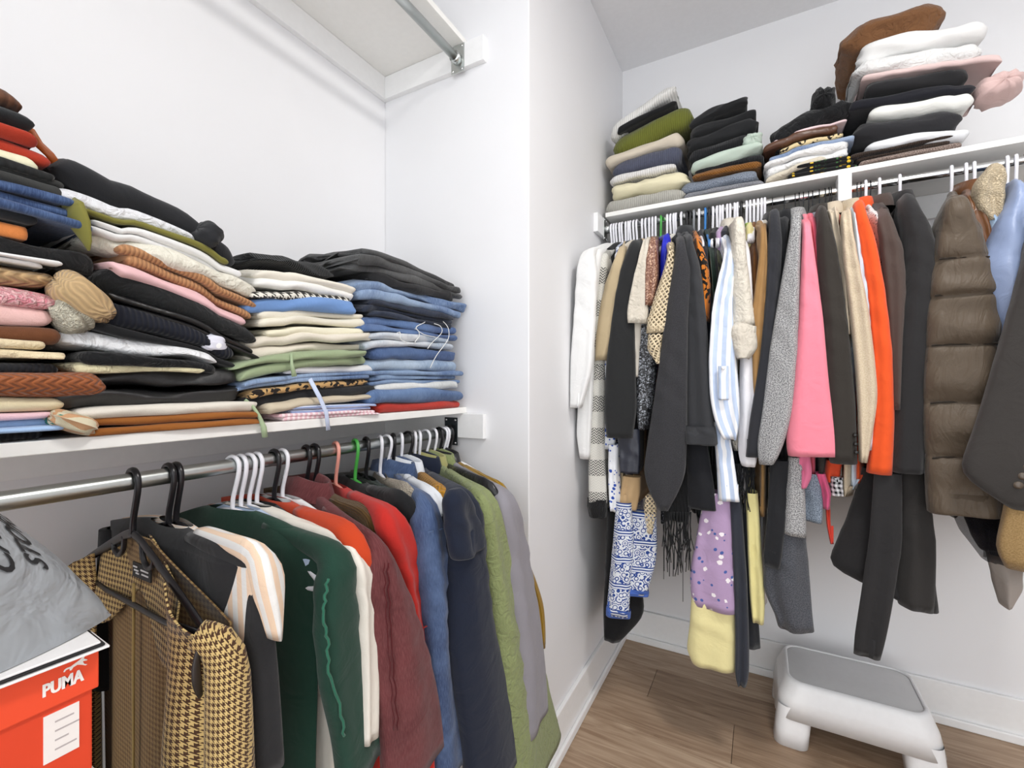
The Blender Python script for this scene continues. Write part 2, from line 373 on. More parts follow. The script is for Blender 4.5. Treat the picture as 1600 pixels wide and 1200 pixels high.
def stack(side, a0, a1, height, pos, where, items, group):
    """items bottom to top: dict(short, desc, mat, px, n, l, r, f, d, tap, rnd, wr)"""
    global CNT
    ga = np.linspace(a0-.12, a1+.12, 60); gb = np.linspace(-.36, .12, 30); H = np.zeros((60, 30))
    tot = sum(i['px'] for i in items); W = a1-a0; out = []
    base = (ZSL if side == 'L' else ZSR)+TS
    for idx, it in enumerate(items):
        CNT += 1; rs = np.random.RandomState(CNT*13+5)
        T = it['px']/tot*height; nl = it.get('n', 1)
        la, ra = a0+it.get('l', 0)*W, a1-it.get('r', 0)*W
        fr, dp = it.get('f', 0), it.get('d', .27)
        tap = it.get('tap', 0); rn = it.get('rnd', .55); wr = it.get('wr', 1.0)
        AA, BB = np.meshgrid(ga, gb, indexing='ij')
        Hs = blur(H, 2); rings_all = []
        root = None
        V, Fc, UV = [], [], []
        for l in range(nl):
            t = T/nl; jl, jr, jf = rs.uniform(-.012, .012, 3) if nl > 1 else rs.uniform(-.006, .006, 3)
            m, n = 34, 30
            s = np.linspace(-1, 1, n); s = np.sign(s)*(1-(1-np.abs(s))**2.0)
            ph = np.linspace(0, 2*math.pi, m, endpoint=False); ha_ = (ra+jr-la-jl)/2
            S, PH = np.meshgrid(s, ph, indexing='ij')
            ed = np.clip((1-np.abs(S))*ha_/(t*.55), 0, 1); es = np.sqrt(np.clip(1-(1-ed)**2, 0, 1))*.97+.03
            ac, ha = (la+jl+ra+jr)/2, (ra+jr-la-jl)/2
            hb = dp/2; bc = fr+jf*.6-hb
            a = ac+ha*S
            yaw = rs.uniform(-.035, .035)
            nf = 12; al = np.linspace(-math.pi/2, math.pi/2, nf)
            rb_ = t*.5*(.7+.6*rn)
            cb = np.concatenate([hb-rb_+rb_*np.cos(al), np.linspace(hb-rb_, -hb+rb_, 7)[1:-1], -(hb-rb_+rb_*np.cos(al)), np.linspace(-hb+rb_, hb-rb_, 7)[1:-1]])
            cz = np.concatenate([np.sin(al), np.ones(5), np.sin(al[::-1]), -np.ones(5)])
            e2 = np.clip((1-np.abs(S))*ha/(t*.9), 0, 1); e2 = np.sqrt(np.clip(1-(1-e2)**2, 0, 1))
            CB = cb[None, :]*(1-(t*.55/hb)*(1-e2)); COSP = np.abs(CB)/hb
            b = bc+CB+(a-ac)*yaw
            zr = t*.5*cz[None, :]*es
            ai, ao = a0+.2*W, a1-.25*W; bcl = np.clip(b, -.25, -.03); acl = np.clip(a, ai, ao)
            h0, h1 = bil(Hs, ga, gb, np.full_like(a, ai), bcl), bil(Hs, ga, gb, np.full_like(a, ao), bcl)
            over = np.maximum(0, np.maximum(a0+.04-a, a-a1+.04))
            lin_ = lambda x: h0+(h1-h0)*(x-ai)/(ao-ai)
            zc = lin_(a)+.3*(bil(Hs, ga, gb, acl, bcl)-lin_(acl))-1.3*over**2+t*(l+.5)
            zc = zc+.0022*wr*Wob(CNT*3, 2, 7, 4)(np.stack([a, b*.5, 0*a], 2))
            zc = zc+tap*T*S*(l+1)/nl*.5
            wb = Wob(CNT*7+l, 5, 20); w2 = Wob(CNT*11+l+3, 20, 55)
            P = np.stack([a, b, zr*3], axis=2)
            amp = min(.006, t*.22)*wr
            z = zc+zr*(1+.18*wr*wb(P*1.3+3))+amp*.45*wb(P)*(.4+.6*es)+amp*.3*w2(P)
            b = b+.0045*wr*wb(P+9)*COSP+.0016*wr*w2(P+2)
            a = a+.004*wr*w2(P+5)*np.abs(S)**4
            z = np.maximum(z, .0004+.0003*rs.rand())
            A3 = np.stack([a, b, z], axis=2)
            o = len(V); vv = np.concatenate([A3, A3[:, :1]], axis=1)
            dl = np.linalg.norm(np.diff(vv, axis=1), axis=2); vl = np.concatenate([np.zeros((n, 1)), np.cumsum(dl, axis=1)], axis=1)
            V += list(vv.reshape(-1, 3)); UV += list(np.stack([np.concatenate([a, a[:, :1]], 1), vl], axis=2).reshape(-1, 2)); M = m+1
            Fc += [(o+i*M+k, o+(i+1)*M+k, o+(i+1)*M+k+1, o+i*M+k+1) for i in range(n-1) for k in range(m)]
            for i in (0, n-1):
                V.append(A3[i].mean(axis=0)); UV.append((0, 0)); q = len(V)-1
                Fc += [((q, o+i*M+k, o+i*M+k+1) if i == 0 else (q, o+i*M+k+1, o+i*M+k)) for k in range(m)]
        V = np.array(V)
        mk = lambda x, lo, hi, e: np.clip((x-lo)/e+.5, 0, 1)*np.clip((hi-x)/e+.5, 0, 1)
        foot = mk(AA, la, ra, .03)*mk(BB, fr-dp, fr, .02)
        H = H+T*foot*(1+tap*((AA-(la+ra)/2)/((ra-la)/2))*.5)
        # world placement with the origin under the garment
        if side == 'L': org = np.array([XSF+fr-dp/2, (la+ra)/2, base+V[:, 2].min()]); Wd = np.stack([XSF+V[:, 1], V[:, 0], base+V[:, 2]], axis=1)
        else: org = np.array([(la+ra)/2, YSF-fr+dp/2, base+V[:, 2].min()]); Wd = np.stack([V[:, 0], YSF-V[:, 1], base+V[:, 2]], axis=1)
        flip = side == 'R'
        if flip: Fc = [q[::-1] for q in Fc]
        nm = 'folded_'+kindof(it['short'], it['desc']).replace('clothes', 'garment').replace('top', 'garment')
        o = mesh(nm, Wd-org, [q[::-1] for q in Fc], it['mat'], None, UV); o.location = org
        out.append((it, o, Wd))
        it['z'] = Wd[:, 2].max()
    n = len(out)
    for k, (it, o, Wd) in enumerate(out):
        if k == n-1: p = f'on top of {where}'
        elif k == 0: p = f'at the bottom of {where}'
        else: p = f"under the {out[k+1][0]['short']} in {where}"
        tag(o, f"{it['desc']} {p}", kindof(it['short'], it['desc']), group)
    return {it['short']: (o, Wd) for it, o, Wd in out}
def I(short, desc, mat, px, **k): return dict(short=short, desc=desc, mat=mat, px=px, **k)
f = fabric
BK, BK2, BK3 = f('1C1D1F'), f('262729'), f('17181A', 'crumple')
GL = 'folded clothes on the left shelf'; GR = 'folded clothes on the right shelf'
S1 = stack('L', -.10, .270, .438, None, 'the leftmost left-shelf stack', [
 I('black knit', 'black ribbed knit', f('1B1C20', 'rib', None, .6), 18, r=0.11, f=-.005),
 I('light blue shirt', 'light blue folded shirt', f('A9C8EE'), 20, r=0.115, n=2),
 I('pale pink top', 'pale pink folded top', f('F0C9D2'), 13, r=0.105),
 I('cream sweater', 'thick cream folded sweater', f('EBDDB8'), 25, r=0.06, rnd=.7),
 I('rust cable knit', 'rust brown cable-knit sweater', f('A9623A', 'cable'), 40, r=-0.01, rnd=.85, f=.01, wr=.7),
 I('black ribbed top', 'black ribbed top', f('232428', 'rib', None, .7), 20, r=0.09),
 I('crumpled cream top', 'crumpled cream top', f('EAD9B4', 'crumple'), 30, r=0.1, n=2, wr=1.6),
 I('brown sweater', 'chocolate brown sweater', f('6B4127'), 26, r=0.075, rnd=.8),
 I('smooth pink sweater', 'smooth pale pink sweater', f('EEC3BE'), 28, r=0.11, rnd=.8),
 I('chunky pink knit', 'chunky bright pink and white knit', f('EE8F9E', 'boucle', 'F6D9D6', .6), 33, r=0.085, rnd=.8),
 I('tan sweater', 'tan pointelle sweater', f('D3B183', 'cable', None, .7), 40, r=0.08, rnd=.8),
 I('white tee', 'white folded tee', f('F1F1F1'), 16, r=0.12, n=2),
 I('black trousers', 'crumpled black trousers', f('1F1F20', 'crumple'), 30, r=-0, tap=-.2),
 I('orange top', 'orange folded top', f('E28A4B'), 22, r=0.155),
 I('black top', 'black folded top', f('202226'), 14, r=0.14),
 I('blue jeans', 'dark blue folded jeans', f('28497F', 'denim', '4672AE'), 46, r=0.03, n=3),
 I('dark grey trousers', 'dark grey folded trousers', f('3A3B3A'), 26, r=0.075, n=2),
 I('black waistband leggings', 'black leggings with a ribbed waistband', f('252626', 'rib', None, .5), 12, r=0.08),
 I('cream top', 'cream thin top', f('EFEBCB'), 16, r=0.15),
 I('rust red sweater', 'rust red folded sweater', f('B23A26'), 44, r=0.12, n=2, rnd=.8),
 I('black scarf', 'black folded top', f('27292B'), 26, r=0.175, rnd=.8),
 I('brown hat', 'brown ribbed knit', f('6E4A38', 'rib', None, .5), 32, r=0.2, rnd=.9)], GL)
S2 = stack('L', .250, .492, .385, None, 'the second left-shelf stack', [
 I('brown trousers', 'caramel brown folded trousers', f('9C602B'), 34, l=.06, n=2),
 I('ivory sweater', 'ivory wool sweater', f('E6E0D4'), 20, r=.0, tap=.1),
 I('charcoal leggings', 'shiny charcoal leggings', f('2C2C2D', 'satin'), 34, l=-.08, r=.06, wr=1.5),
 I('black satin trousers', 'black satin trousers', f('1D1D1E', 'satin'), 32, l=-.02, r=.1, wr=1.6),
 I('pale yellow top', 'pale yellow thin top', f('DFD6B0', 'crumple'), 16, l=.0, r=.34, wr=1.5),
 I('black blouse', 'crumpled black blouse', BK3, 22, l=.02, r=.26, wr=1.4),
 I('crumpled white shirt', 'crumpled white shirt', f('ECEDEF', 'crumple'), 38, l=-.06, r=.26, rnd=.85, wr=1.6),
 I('thin black top', 'thin matte black top', BK, 18, l=.06, r=.08),
 I('navy ribbed sweater', 'navy black ribbed sweater', f('1B1E29', 'rib', None, .6), 34, l=.06, r=.16, rnd=.8, tap=-.25),
 I('black faux-leather top', 'black faux-leather top', f('222223', 'leather'), 24, l=.2, r=-.02, n=2, tap=-.2),
 I('black quilted jacket', 'black crinkled jacket', f('232425', 'crumple'), 44, l=.12, r=-.04, rnd=.9, tap=-.25),
 I('pink top', 'baby pink folded top', f('EFC3C6'), 24, l=.16, r=.06, rnd=.8, tap=-.15),
 I('tan ribbed top', 'tan ribbed folded top', f('C79368', 'rib', None, .75), 40, l=.2, r=.0, n=2, rnd=.8, tap=-.15),
 I('cream linen shirt', 'cream linen shirt', f('E9E5D6', 'crumple'), 32, l=.1, r=-.01, wr=1.6),
 I('white blouse', 'white folded blouse', f('EFEFEE'), 26, l=.05, r=.08, n=2),
 I('olive top', 'olive green felt top', f('7E7A3B'), 15, l=-.05, r=.2, f=.008),
 I('white shirt', 'soft white shirt', f('EDEEF2', 'crumple'), 22, l=-.05, r=.36),
 I('rolled black trousers', 'thickly rolled black trousers', f('26272A'), 48, l=-.06, r=.08, f=-.01, d=.13, rnd=1.0, wr=.8, tap=-.25)], GL)
S3 = stack('L', .500, .782, .335, None, 'the third left-shelf stack', [
 I('pink striped shirt', 'pink striped folded shirt', f('F1C6CF', 'stripe', 'F7E4E6', 2), 14, l=.14, n=2),
 I('blue striped shirt', 'blue striped folded shirt', f('9FB3E0', 'hstripe', 'D8DFF2', 3), 14, l=.22, n=2),
 I('beige sweater', 'beige folded sweater', f('D2C5AD'), 18, l=.04, r=.03),
 I('black jumper', 'matte black jumper', BK2, 22, l=-.08, r=-.03),
 I('leopard print trousers', 'leopard print trousers', f('C7A06A', 'leopard', '221C18'), 16, l=-.08, r=.04),
 I('mid blue jeans', 'mid blue jeans', f('4470AC', 'denim', '86A8D4'), 16, l=-.16, r=.02, n=2),
 I('white jeans', 'white folded jeans', f('E6E6E8'), 16, l=.2, r=.0),
 I('sage green sweatpants', 'sage green sweatpants', f('9BAA86'), 34, l=-.18, r=.1, f=.012, n=2, rnd=.7, wr=1.3),
 I('ecru hoodie', 'thick ecru hoodie', f('E6DECE'), 38, l=-.08, r=.0, n=2, rnd=.8, wr=1.3),
 I('pale yellow sweatshirt', 'pale yellow sweatshirt', f('EFE9CF'), 16, l=.08, r=.12),
 I('cream fleece', 'cream fleece trousers', f('EEE8D6'), 30, l=.0, r=.1, n=2, rnd=.8),
 I('cornflower blue sweater', 'cornflower blue sweater', f('7398CF'), 24, l=-.05, r=.21, rnd=.8),
 I('black-trimmed white knit', 'white knit with black zigzag trim', f('E9E6DB', 'hound', '2A2724', .7), 16, l=-.08, r=.24),
 I('white sweater', 'bright white sweater', f('F3F2EE'), 22, l=.0, r=.18, rnd=.8),
 I('off-white sweater', 'off-white sweater', f('EEE8DA'), 18, l=.0, r=.2, rnd=.8),
 I('black beanie knit', 'black wool knit', f('1E2021', 'rib', None, .9), 26, l=.02, r=.28, f=-.03, d=.2, rnd=.9, wr=1.8, tap=.1)], GL)
D = lambda a, b=None: f(a, 'denim', b)
S4 = stack('L', .800, 1.142, .395, None, 'the corner jeans stack', [
 I('red trousers', 'brick red folded trousers', f('B83A30'), 20, l=-.02, r=.02, rnd=.8),
 I('crisp blue jeans', 'mid blue folded jeans', D('35609B', '5B86BE'), 26, l=-.12, r=.0, rnd=.7, f=.008),
 I('pale jeans', 'very pale grey jeans', D('C9CFD0', 'E3E6E4'), 15, l=-.02, r=.07),
 I('medium blue jeans', 'medium blue jeans', D('3F6BA6', '7CA0CC'), 28, l=-.05, r=.05, n=3),
 I('light wash jeans', 'light wash blue jeans', D('6E94C2', 'A9C4E0'), 24, l=-.14, r=.08, rnd=.8),
 I('deep blue jeans', 'deep blue folded jeans', D('2E528D', '3F69A5'), 24, l=-.08, r=.06, rnd=.8),
 I('ripped jeans', 'frayed ripped light jeans', D('8DA9C8', 'DDE3EA'), 30, l=-.16, r=.14, n=2, wr=1.6),
 I('classic blue jeans', 'bright blue folded jeans', D('2F5796', '4C7AB8'), 30, l=-.2, r=.06, n=2, wr=1.4),
 I('indigo jeans', 'dark indigo rolled jeans', D('1B2436', '2B3852'), 30, l=-.12, r=.1, n=3, wr=1.6),
 I('faded blue jeans', 'faded blue jeans', D('4A73AC', '8FB0D8'), 34, l=-.2, r=-.02, n=2, tap=-.1, wr=1.3),
 I('black jeans', 'plain black jeans', f('262628'), 22, l=-.05, r=.1, wr=1.4),
 I('washed black jeans', 'washed black jeans', D('343536', '5A5B5C'), 40, l=-.2, r=.04, n=3, tap=-.2, wr=1.6)], GL)
R1 = stack('R', -.553, -.262, .43, None, 'the pier-side right-shelf stack', [
 I('light grey rib knit', 'light grey ribbed sweater', f('BDBBB2', 'rib', None, .55), 24, rnd=.85, r=-.04),
 I('pale yellow fleece', 'pale yellow fleece blanket', f('ECE4C2'), 32, l=.02, r=-.06, rnd=.85, wr=1.4),
 I('white waffle knit', 'white waffle-knit sweater', f('F0EEEC', 'rib', None, .5), 12, l=.04, r=.08),
 I('slate blue knit', 'slate blue ribbed sweater', f('565A6C', 'rib', None, .55), 27, l=.06, r=.0, rnd=.9, tap=.2),
 I('beige knit', 'beige folded sweater', f('D6CBB9'), 20, l=.0, r=.0, rnd=.9, tap=.3),
 I('olive rib knit', 'olive green ribbed sweater', f('70752F', 'rib', None, .55), 40, l=.08, r=-.1, rnd=.9, tap=.45),
 I('black top', 'black thin top', BK, 10, l=.16, r=.06, tap=.4),
 I('white fluffy knit', 'fluffy white ribbed sweater', f('F3F2EE', 'rib', None, .5), 30, l=.05, r=.08, f=-.01, rnd=1.0, tap=.7)], GR)
R2 = stack('R', -.245, .0, .315, None, 'the second right-shelf stack', [
 I('grey knit', 'flat grey sweater', f('8B8C92', 'tweed', '6E7076'), 11, l=-.04, r=-.04),
 I('blue-grey tweed knit', 'blue-grey marled sweater', f('5A6371', 'tweed', '8B93A0'), 26, l=-.08, r=.02, rnd=.9),
 I('ochre knit', 'ochre brown textured sweater', f('9A6427', 'cable', None, 1.3), 13, l=.1, r=.0),
 I('black ribbed knit', 'black ribbed sweater', f('202124', 'rib', None, .6), 11, l=.1, r=-.04),
 I('mint sweater', 'mint green sweater', f('C3D3C6'), 22, l=.08, r=-.02, f=.012, rnd=.9, tap=.5),
 I('ribbed black jumper', 'thick ribbed black jumper', f('1F2023', 'rib', None, .6), 26, l=.02, r=.14, rnd=.9, tap=.1),
 I('charcoal black jumper', 'charcoal black jumper', f('242527'), 26, l=.0, r=.06, rnd=.9, wr=1.4),
 I('soft black sweatshirt', 'soft black sweatshirt', f('1E1F21'), 24, l=.03, r=.08, rnd=.9, wr=1.5),
 I('black hoodie', 'rumpled black hoodie', f('252628'), 22, l=.08, r=.18, d=.22, rnd=1.0, wr=2)], GR)
R3 = stack('R', .03, .255, .232, None, 'the third right-shelf stack', [
 I('black yellow-flowered skirt', 'black skirt with yellow flowers', f('19191B', 'floral', 'E0B93A', 1.3, '3C6A3A'), 22, l=.24, r=-.02, n=3),
 I('beige rolled top', 'beige rolled top', f('D9D0BE', 'crumple'), 14, l=-.05, r=.3),
 I('white linen trousers', 'white linen trousers', f('EFEFEF', 'crumple'), 30, l=-.06, r=.04, n=2, rnd=.8, wr=1.5),
 I('pale denim shirt', 'pale blue denim shirt', D('6586B8', '9DB6D8'), 11, l=-.04, r=-.02),
 I('floral blouse', 'cream and black floral blouse', f('E4CFA0', 'leopard', '2A2420', .7), 12, l=.1, r=.08),
 I('brown leather skirt', 'brown leather skirt', f('5C3D2C', 'leather'), 14, l=-.1, r=.16, rnd=.8),
 I('pale pink top', 'pale pink thin top', f('EFD5D8'), 5, l=.0, r=.08),
 I('crumpled black dress', 'crumpled black dress', f('18191B', 'crumple'), 34, l=.0, r=-.02, rnd=.9, wr=2.4, tap=.7)], GR)
R4 = stack('R', .268, .575, .475, None, 'the tallest right-shelf stack', [
 I('brown tweed trousers', 'brown tweed trousers', f('5A4A42', 'tweed', '9C8C84'), 9, l=.02, r=.2),
 I('dark brown corduroys', 'dark brown corduroys', f('3B2F28', 'rib', None, .8), 13, l=-.04, r=.24, n=2),
 I('white tee', 'white folded tee', f('E9EBEE'), 17, l=.1, r=.14),
 I('charcoal jersey trousers', 'charcoal jersey trousers', f('2B2B2E'), 36, l=-.05, r=.2, rnd=.9, wr=1.4, f=.01),
 I('white sweatshirt', 'white sweatshirt', f('F0F1EC'), 24, l=.1, r=.1, rnd=.8),
 I('navy black leggings', 'navy black leggings', f('1D1E25'), 15, l=-.06, r=.08),
 I('black sweatpants', 'black sweatpants', f('28282A'), 28, l=.08, r=.12, rnd=.9),
 I('blush top', 'blush pink folded top', f('E2C9C6'), 9, l=.05, r=-.1),
 I('white cotton jumper', 'white cotton jumper', f('EDEDEC', 'crumple'), 26, l=.0, r=.04, rnd=.8, wr=1.4),
 I('white fleece', 'thick white fleece', f('F1F1F0'), 30, l=.02, r=.0, rnd=.85, wr=1.4),
 I('brown jacket', 'rumpled brown jacket', f('7C5638', 'crumple'), 46, l=-.1, r=.3, rnd=.9, wr=2)], GR)

def smooth_path(P, n=3):
    out = []
    for i in range(len(P)-1):
        p0, p1, p2, p3 = (Vector(P[max(0, min(len(P)-1, i+k))]) for k in (-1, 0, 1, 2))
        for j in range(n):
            t = j/n; out.append(.5*((2*p1)+(p2-p0)*t+(2*p0-5*p1+4*p2-p3)*t*t+(3*p1-p0-3*p2+p3)*t**3))
    out.append(Vector(P[-1])); return out
# loose ends that belong to folded pieces
def part_tube(name, st, short, pts, r, mat, flat=1.0):
    o, _ = st[short]; V, Fc = tubevf([Vector(p)-o.location for p in pts], r, 8, flat); return mesh(name, V, Fc, mat, o)
def wpt(px, py, X): y_, z_ = onx(px, py, X); return (X, y_, z_)
part_tube('drawstring', S3, 'sage green sweatpants', [wpt(383, 625, -.80), wpt(395, 635, -.79), wpt(405, 650, -.785), wpt(412, 668, -.785), wpt(414, 683, -.785)], [.003, .003, .003, .005, .005], f('A9BB96'))
part_tube('drawstring', S3, 'sage green sweatpants', [wpt(455, 552, -.78), wpt(456, 570, -.776), wpt(460, 588, -.776)], [.002, .003, .005], f('A9BB96'))
part_tube('strap', S3, 'mid blue jeans', [wpt(484, 592, -.785), wpt(500, 622, -.78), wpt(510, 645, -.78), wpt(513, 672, -.78)], .0045, f('8FA6D2', 'stripe', 'C7D2EA', 3), .3)
for (a, b, c) in (((676, 505), (690, 520), (668, 545)), ((640, 512), (655, 525), (650, 537)), ((690, 500), (700, 530), (672, 575)), ((610, 525), (625, 520), (636, 535)), ((664, 503), (650, 512), (682, 527))):
    part_tube('loose_thread', S4, 'ripped jeans', smooth_path([wpt(a[0], a[1], -.80), wpt((a[0]+b[0])/2+5, (a[1]+b[1])/2-3, -.79), wpt(b[0], b[1], -.785), wpt((c[0]+b[0])/2-4, (c[1]+b[1])/2+3, -.783), wpt(c[0], c[1], -.785)], 4), .001, f('F1F1EE'))
def blob(name, st, short, c, sx, sy, sz, mat, seed, rz=0.0, rx=0.0):
    o, _ = st[short]; ph = np.linspace(0, 2*math.pi, 24, endpoint=False); th = np.linspace(.05, math.pi-.05, 20)
    T_, P_ = np.meshgrid(th, ph, indexing='ij'); d = np.stack([np.sin(T_)*np.cos(P_), np.cos(T_), np.sin(T_)*np.sin(P_)], axis=2)
    d = np.stack([sup(d[..., 0], .8), sup(d[..., 1], .75), sup(d[..., 2], .8)], axis=2)
    wb = Wob(seed, 1.2, 3.2); pl = 1+.07*np.sin(P_*9+seed); A3 = d*np.array([sx, sy, sz])*((1+.07*wb(d*1.2))*pl)[..., None]
    M = np.array(Matrix.Rotation(rx, 3, 'X') @ Matrix.Rotation(rz, 3, 'Z')); A3 = A3@M.T+np.array(c)-np.array(o.location)
    return ringmesh(name, A3, mat, o, cap0=True, cap1=True)
blob('sleeve', S1, 'tan sweater', wpt(126, 466, -.80), .03, .036, .022, f('CDAE82', 'rib', None, .5), 3, rx=-.7)
blob('sleeve', S1, 'chunky pink knit', wpt(112, 490, -.81), .025, .026, .022, f('E9E3CD', 'boucle'), 5, rx=-.9)
blob('sleeve', S1, 'black knit', wpt(112, 660, -.80), .03, .026, .013, f('D7CDB0', 'stripe', 'C79A72', 1), 8, rx=-.45)
blob('sleeve', S1, 'light blue shirt', wpt(88, 655, -.80), .02, .009, .009, f('1D8273'), 9)
blob('leg_end', S2, 'rolled black trousers', wpt(322, 368, -.80), .032, .018, .02, f('2A2B2E'), 12, rx=-.5)
blob('sleeve_end', S2, 'thin black top', wpt(335, 536, -.80), .012, .018, .014, f('E6E6F2', 'floral', 'FFFFFF'), 15)
part_tube('strap', S1, 'rust red sweater', [wpt(30, 196, -.84), wpt(48, 205, -.835), wpt(60, 225, -.83), wpt(78, 242, -.83), wpt(92, 262, -.83)], .005, f('A4541F', 'leather'), .35)
part_tube('hanging_corner', S2, 'olive top', [wpt(108, 318, -.805), wpt(116, 330, -.795), wpt(126, 352, -.79), wpt(136, 378, -.79), wpt(139, 392, -.79)], [.012, .02, .017, .008, .002], f('7E7A3B'), .25)
def wpy(px, py, Y): x_, z_ = ony(px, py, Y); return (x_, Y, z_)
blob('sleeve', R4, 'blush top', wpy(1556, 142, 1.85), .05, .06, .036, f('DDBFBB'), 18)
blob('cuff', R2, 'mint sweater', wpy(1176, 220, 1.81), .03, .03, .022, f('C3D3C6'), 21)
blob('crest', R3, 'crumpled black dress', wpy(1285, 165, 1.86), .035, .07, .045, f('18191B', 'crumple'), 22)

# ------------------------------------------------------------------ hangers
HZ = .080        # hook stem base below the rod axis
def hookpath(r, rr_=.0128, wire=False):
    c = rr_+r+.0006; pts = [(0, 0, -HZ), (0.001, 0, -HZ+.02)] + [(c*.55, 0, -.034), (c*.93, 0, -.014)]
    for a in range(0, 216, 18): pts.append((c*math.cos(math.radians(a)), 0, c*math.sin(math.radians(a))))
    return pts
HM = {}
def hanger_meshes(kind, color):
    if (kind, color) in HM: return HM[(kind, color)]
    col = dict(white='F2F2F8', black='1B1A1D', green='4FB04E', pink='F0A494', blue='3E86CF', grey='8F9297', wood='C79A54', wire='2B2B2D', clear='C9CDD4')[color]
    m = paint('hanger_'+color, col, .28 if kind != 'wood' else .5)
    met = paint('hook_wire', '3A3A3C', .3, .9)
    hw, dr = .213, .088
    if kind == 'tube':
        hv = tubevf(smooth_path(hookpath(.0034)), .0034, 8, 1.25)
        arm = lambda s: tubevf(smooth_path([(0, 0, -HZ), (s*.025, 0, -HZ-.003), (s*.06, 0, -HZ-.014), (s*.13, 0, -HZ-.045), (s*.195, 0, -HZ-.079), (s*hw, 0, -HZ-.094), (s*.2, 0, -HZ-.105), (s*.1, 0, -HZ-.107), (0, 0, -HZ-.107)]), .0046, 8)
        bv = merge(arm(1), arm(-1)); hm = m
    elif kind == 'flat':
        hv = tubevf(smooth_path(hookpath(.004)), .004, 8, 1.2)
        arm = lambda s: tubevf(smooth_path([(0, 0, -HZ), (s*.03, 0, -HZ-.008), (s*.1, 0, -HZ-.038), (s*.18, 0, -HZ-.075), (s*hw, 0, -HZ-.092)]), [.007]*4*3+[.006], 8, .5)
        loop = lambda s: tubevf(smooth_path([(s*.03, 0, -HZ-.008), (s*.034, 0, -HZ-.03), (s*.05, 0, -HZ-.042), (s*.066, 0, -HZ-.036), (s*.07, 0, -HZ-.026)]), .004, 8)
        bar = tubevf([(-hw, 0, -HZ-.094), (-.1, 0, -HZ-.108), (.1, 0, -HZ-.108), (hw, 0, -HZ-.094)], .005, 8, .6)
        bv = merge(arm(1), arm(-1), loop(1), loop(-1), bar); hm = m
    elif kind == 'wood':
        hv = tubevf(smooth_path(hookpath(.0016)), .0016, 6); hm = met
        arm = lambda s: tubevf(smooth_path([(0, 0, -HZ-.004), (s*.05, 0, -HZ-.012), (s*.12, 0, -HZ-.035), (s*.2, 0, -HZ-.08)]), .013, 10, .45)
        bv = merge(arm(1), arm(-1))
    else:
        hv = tubevf(smooth_path(hookpath(.0016)), .0016, 6); hm = met
        arm = lambda s: tubevf(smooth_path([(0, 0, -HZ), (s*.05, 0, -HZ-.012), (s*.12, 0, -HZ-.04), (s*hw, 0, -HZ-.088)]), .005, 8, .5)
        bv = merge(arm(1), arm(-1), tubevf([(-hw, 0, -HZ-.088), (0, 0, -HZ-.1), (hw, 0, -HZ-.088)], .003, 6))
    r = []
    for nm, (V, Fc), mm in (('hook', hv, hm), ('shoulder_bar', bv, m)):
        me = bpy.data.meshes.new('hanger_'+nm); me.from_pydata([tuple(v) for v in V], [], Fc); me.polygons.foreach_set('use_smooth', [True]*len(me.polygons)); me.materials.append(mm); r.append((nm, me))
    HM[(kind, color)] = r; return r
def hanger(side, s, kind, color, label, yaw=0.0):
    loc = (XL, s, ZL) if side == 'L' else (s, YRR, ZR)
    t = tag(empty('clothes_hanger', loc), label, 'hanger', 'hangers on the left rail' if side == 'L' else 'hangers on the right rail')
    t.rotation_euler = (0, 0, yaw if side == 'L' else -math.pi/2+yaw)
    for nm, me in hanger_meshes(kind, color):
        o = bpy.data.objects.new(nm, me); COL.objects.link(o); o.parent = t
    return t

# ------------------------------------------------------------------ hanging garments
def world(side, s, w_, z):
    return np.stack([XL+w_, s, z], -1) if side == 'L' else np.stack([s, YRR-w_, z], -1)
def trace(side, w_, rows):
    """rows of (py, xl, xr) pixels on the plane at distance w from the rail -> (s centre, half width, z)"""
    out = []
    for py, a, b in rows:
        if side == 'L': (s0, z0), (s1, z1) = onx(a, py, XL+w_), onx(b, py, XL+w_)
        else: (s0, z0), (s1, z1) = ony(a, py, YRR-w_), ony(b, py, YRR-w_)
        out.append(((s0+s1)/2, abs(s1-s0)/2, (z0+z1)/2))
    return out
def resample(tr, n):
    t = np.array(tr); d = np.concatenate([[0], np.cumsum(np.abs(np.diff(t[:, 2]))+.001)]); q = np.linspace(0, d[-1], n)
    o = []
    for c in range(3):
        x = np.interp(q, d, t[:, c])
        if n > 8: 
            y_ = x.copy(); y_[1:-1] = (x[:-2]+2*x[1:-1]+x[2:])/4; x = y_
        o.append(x)
    return o
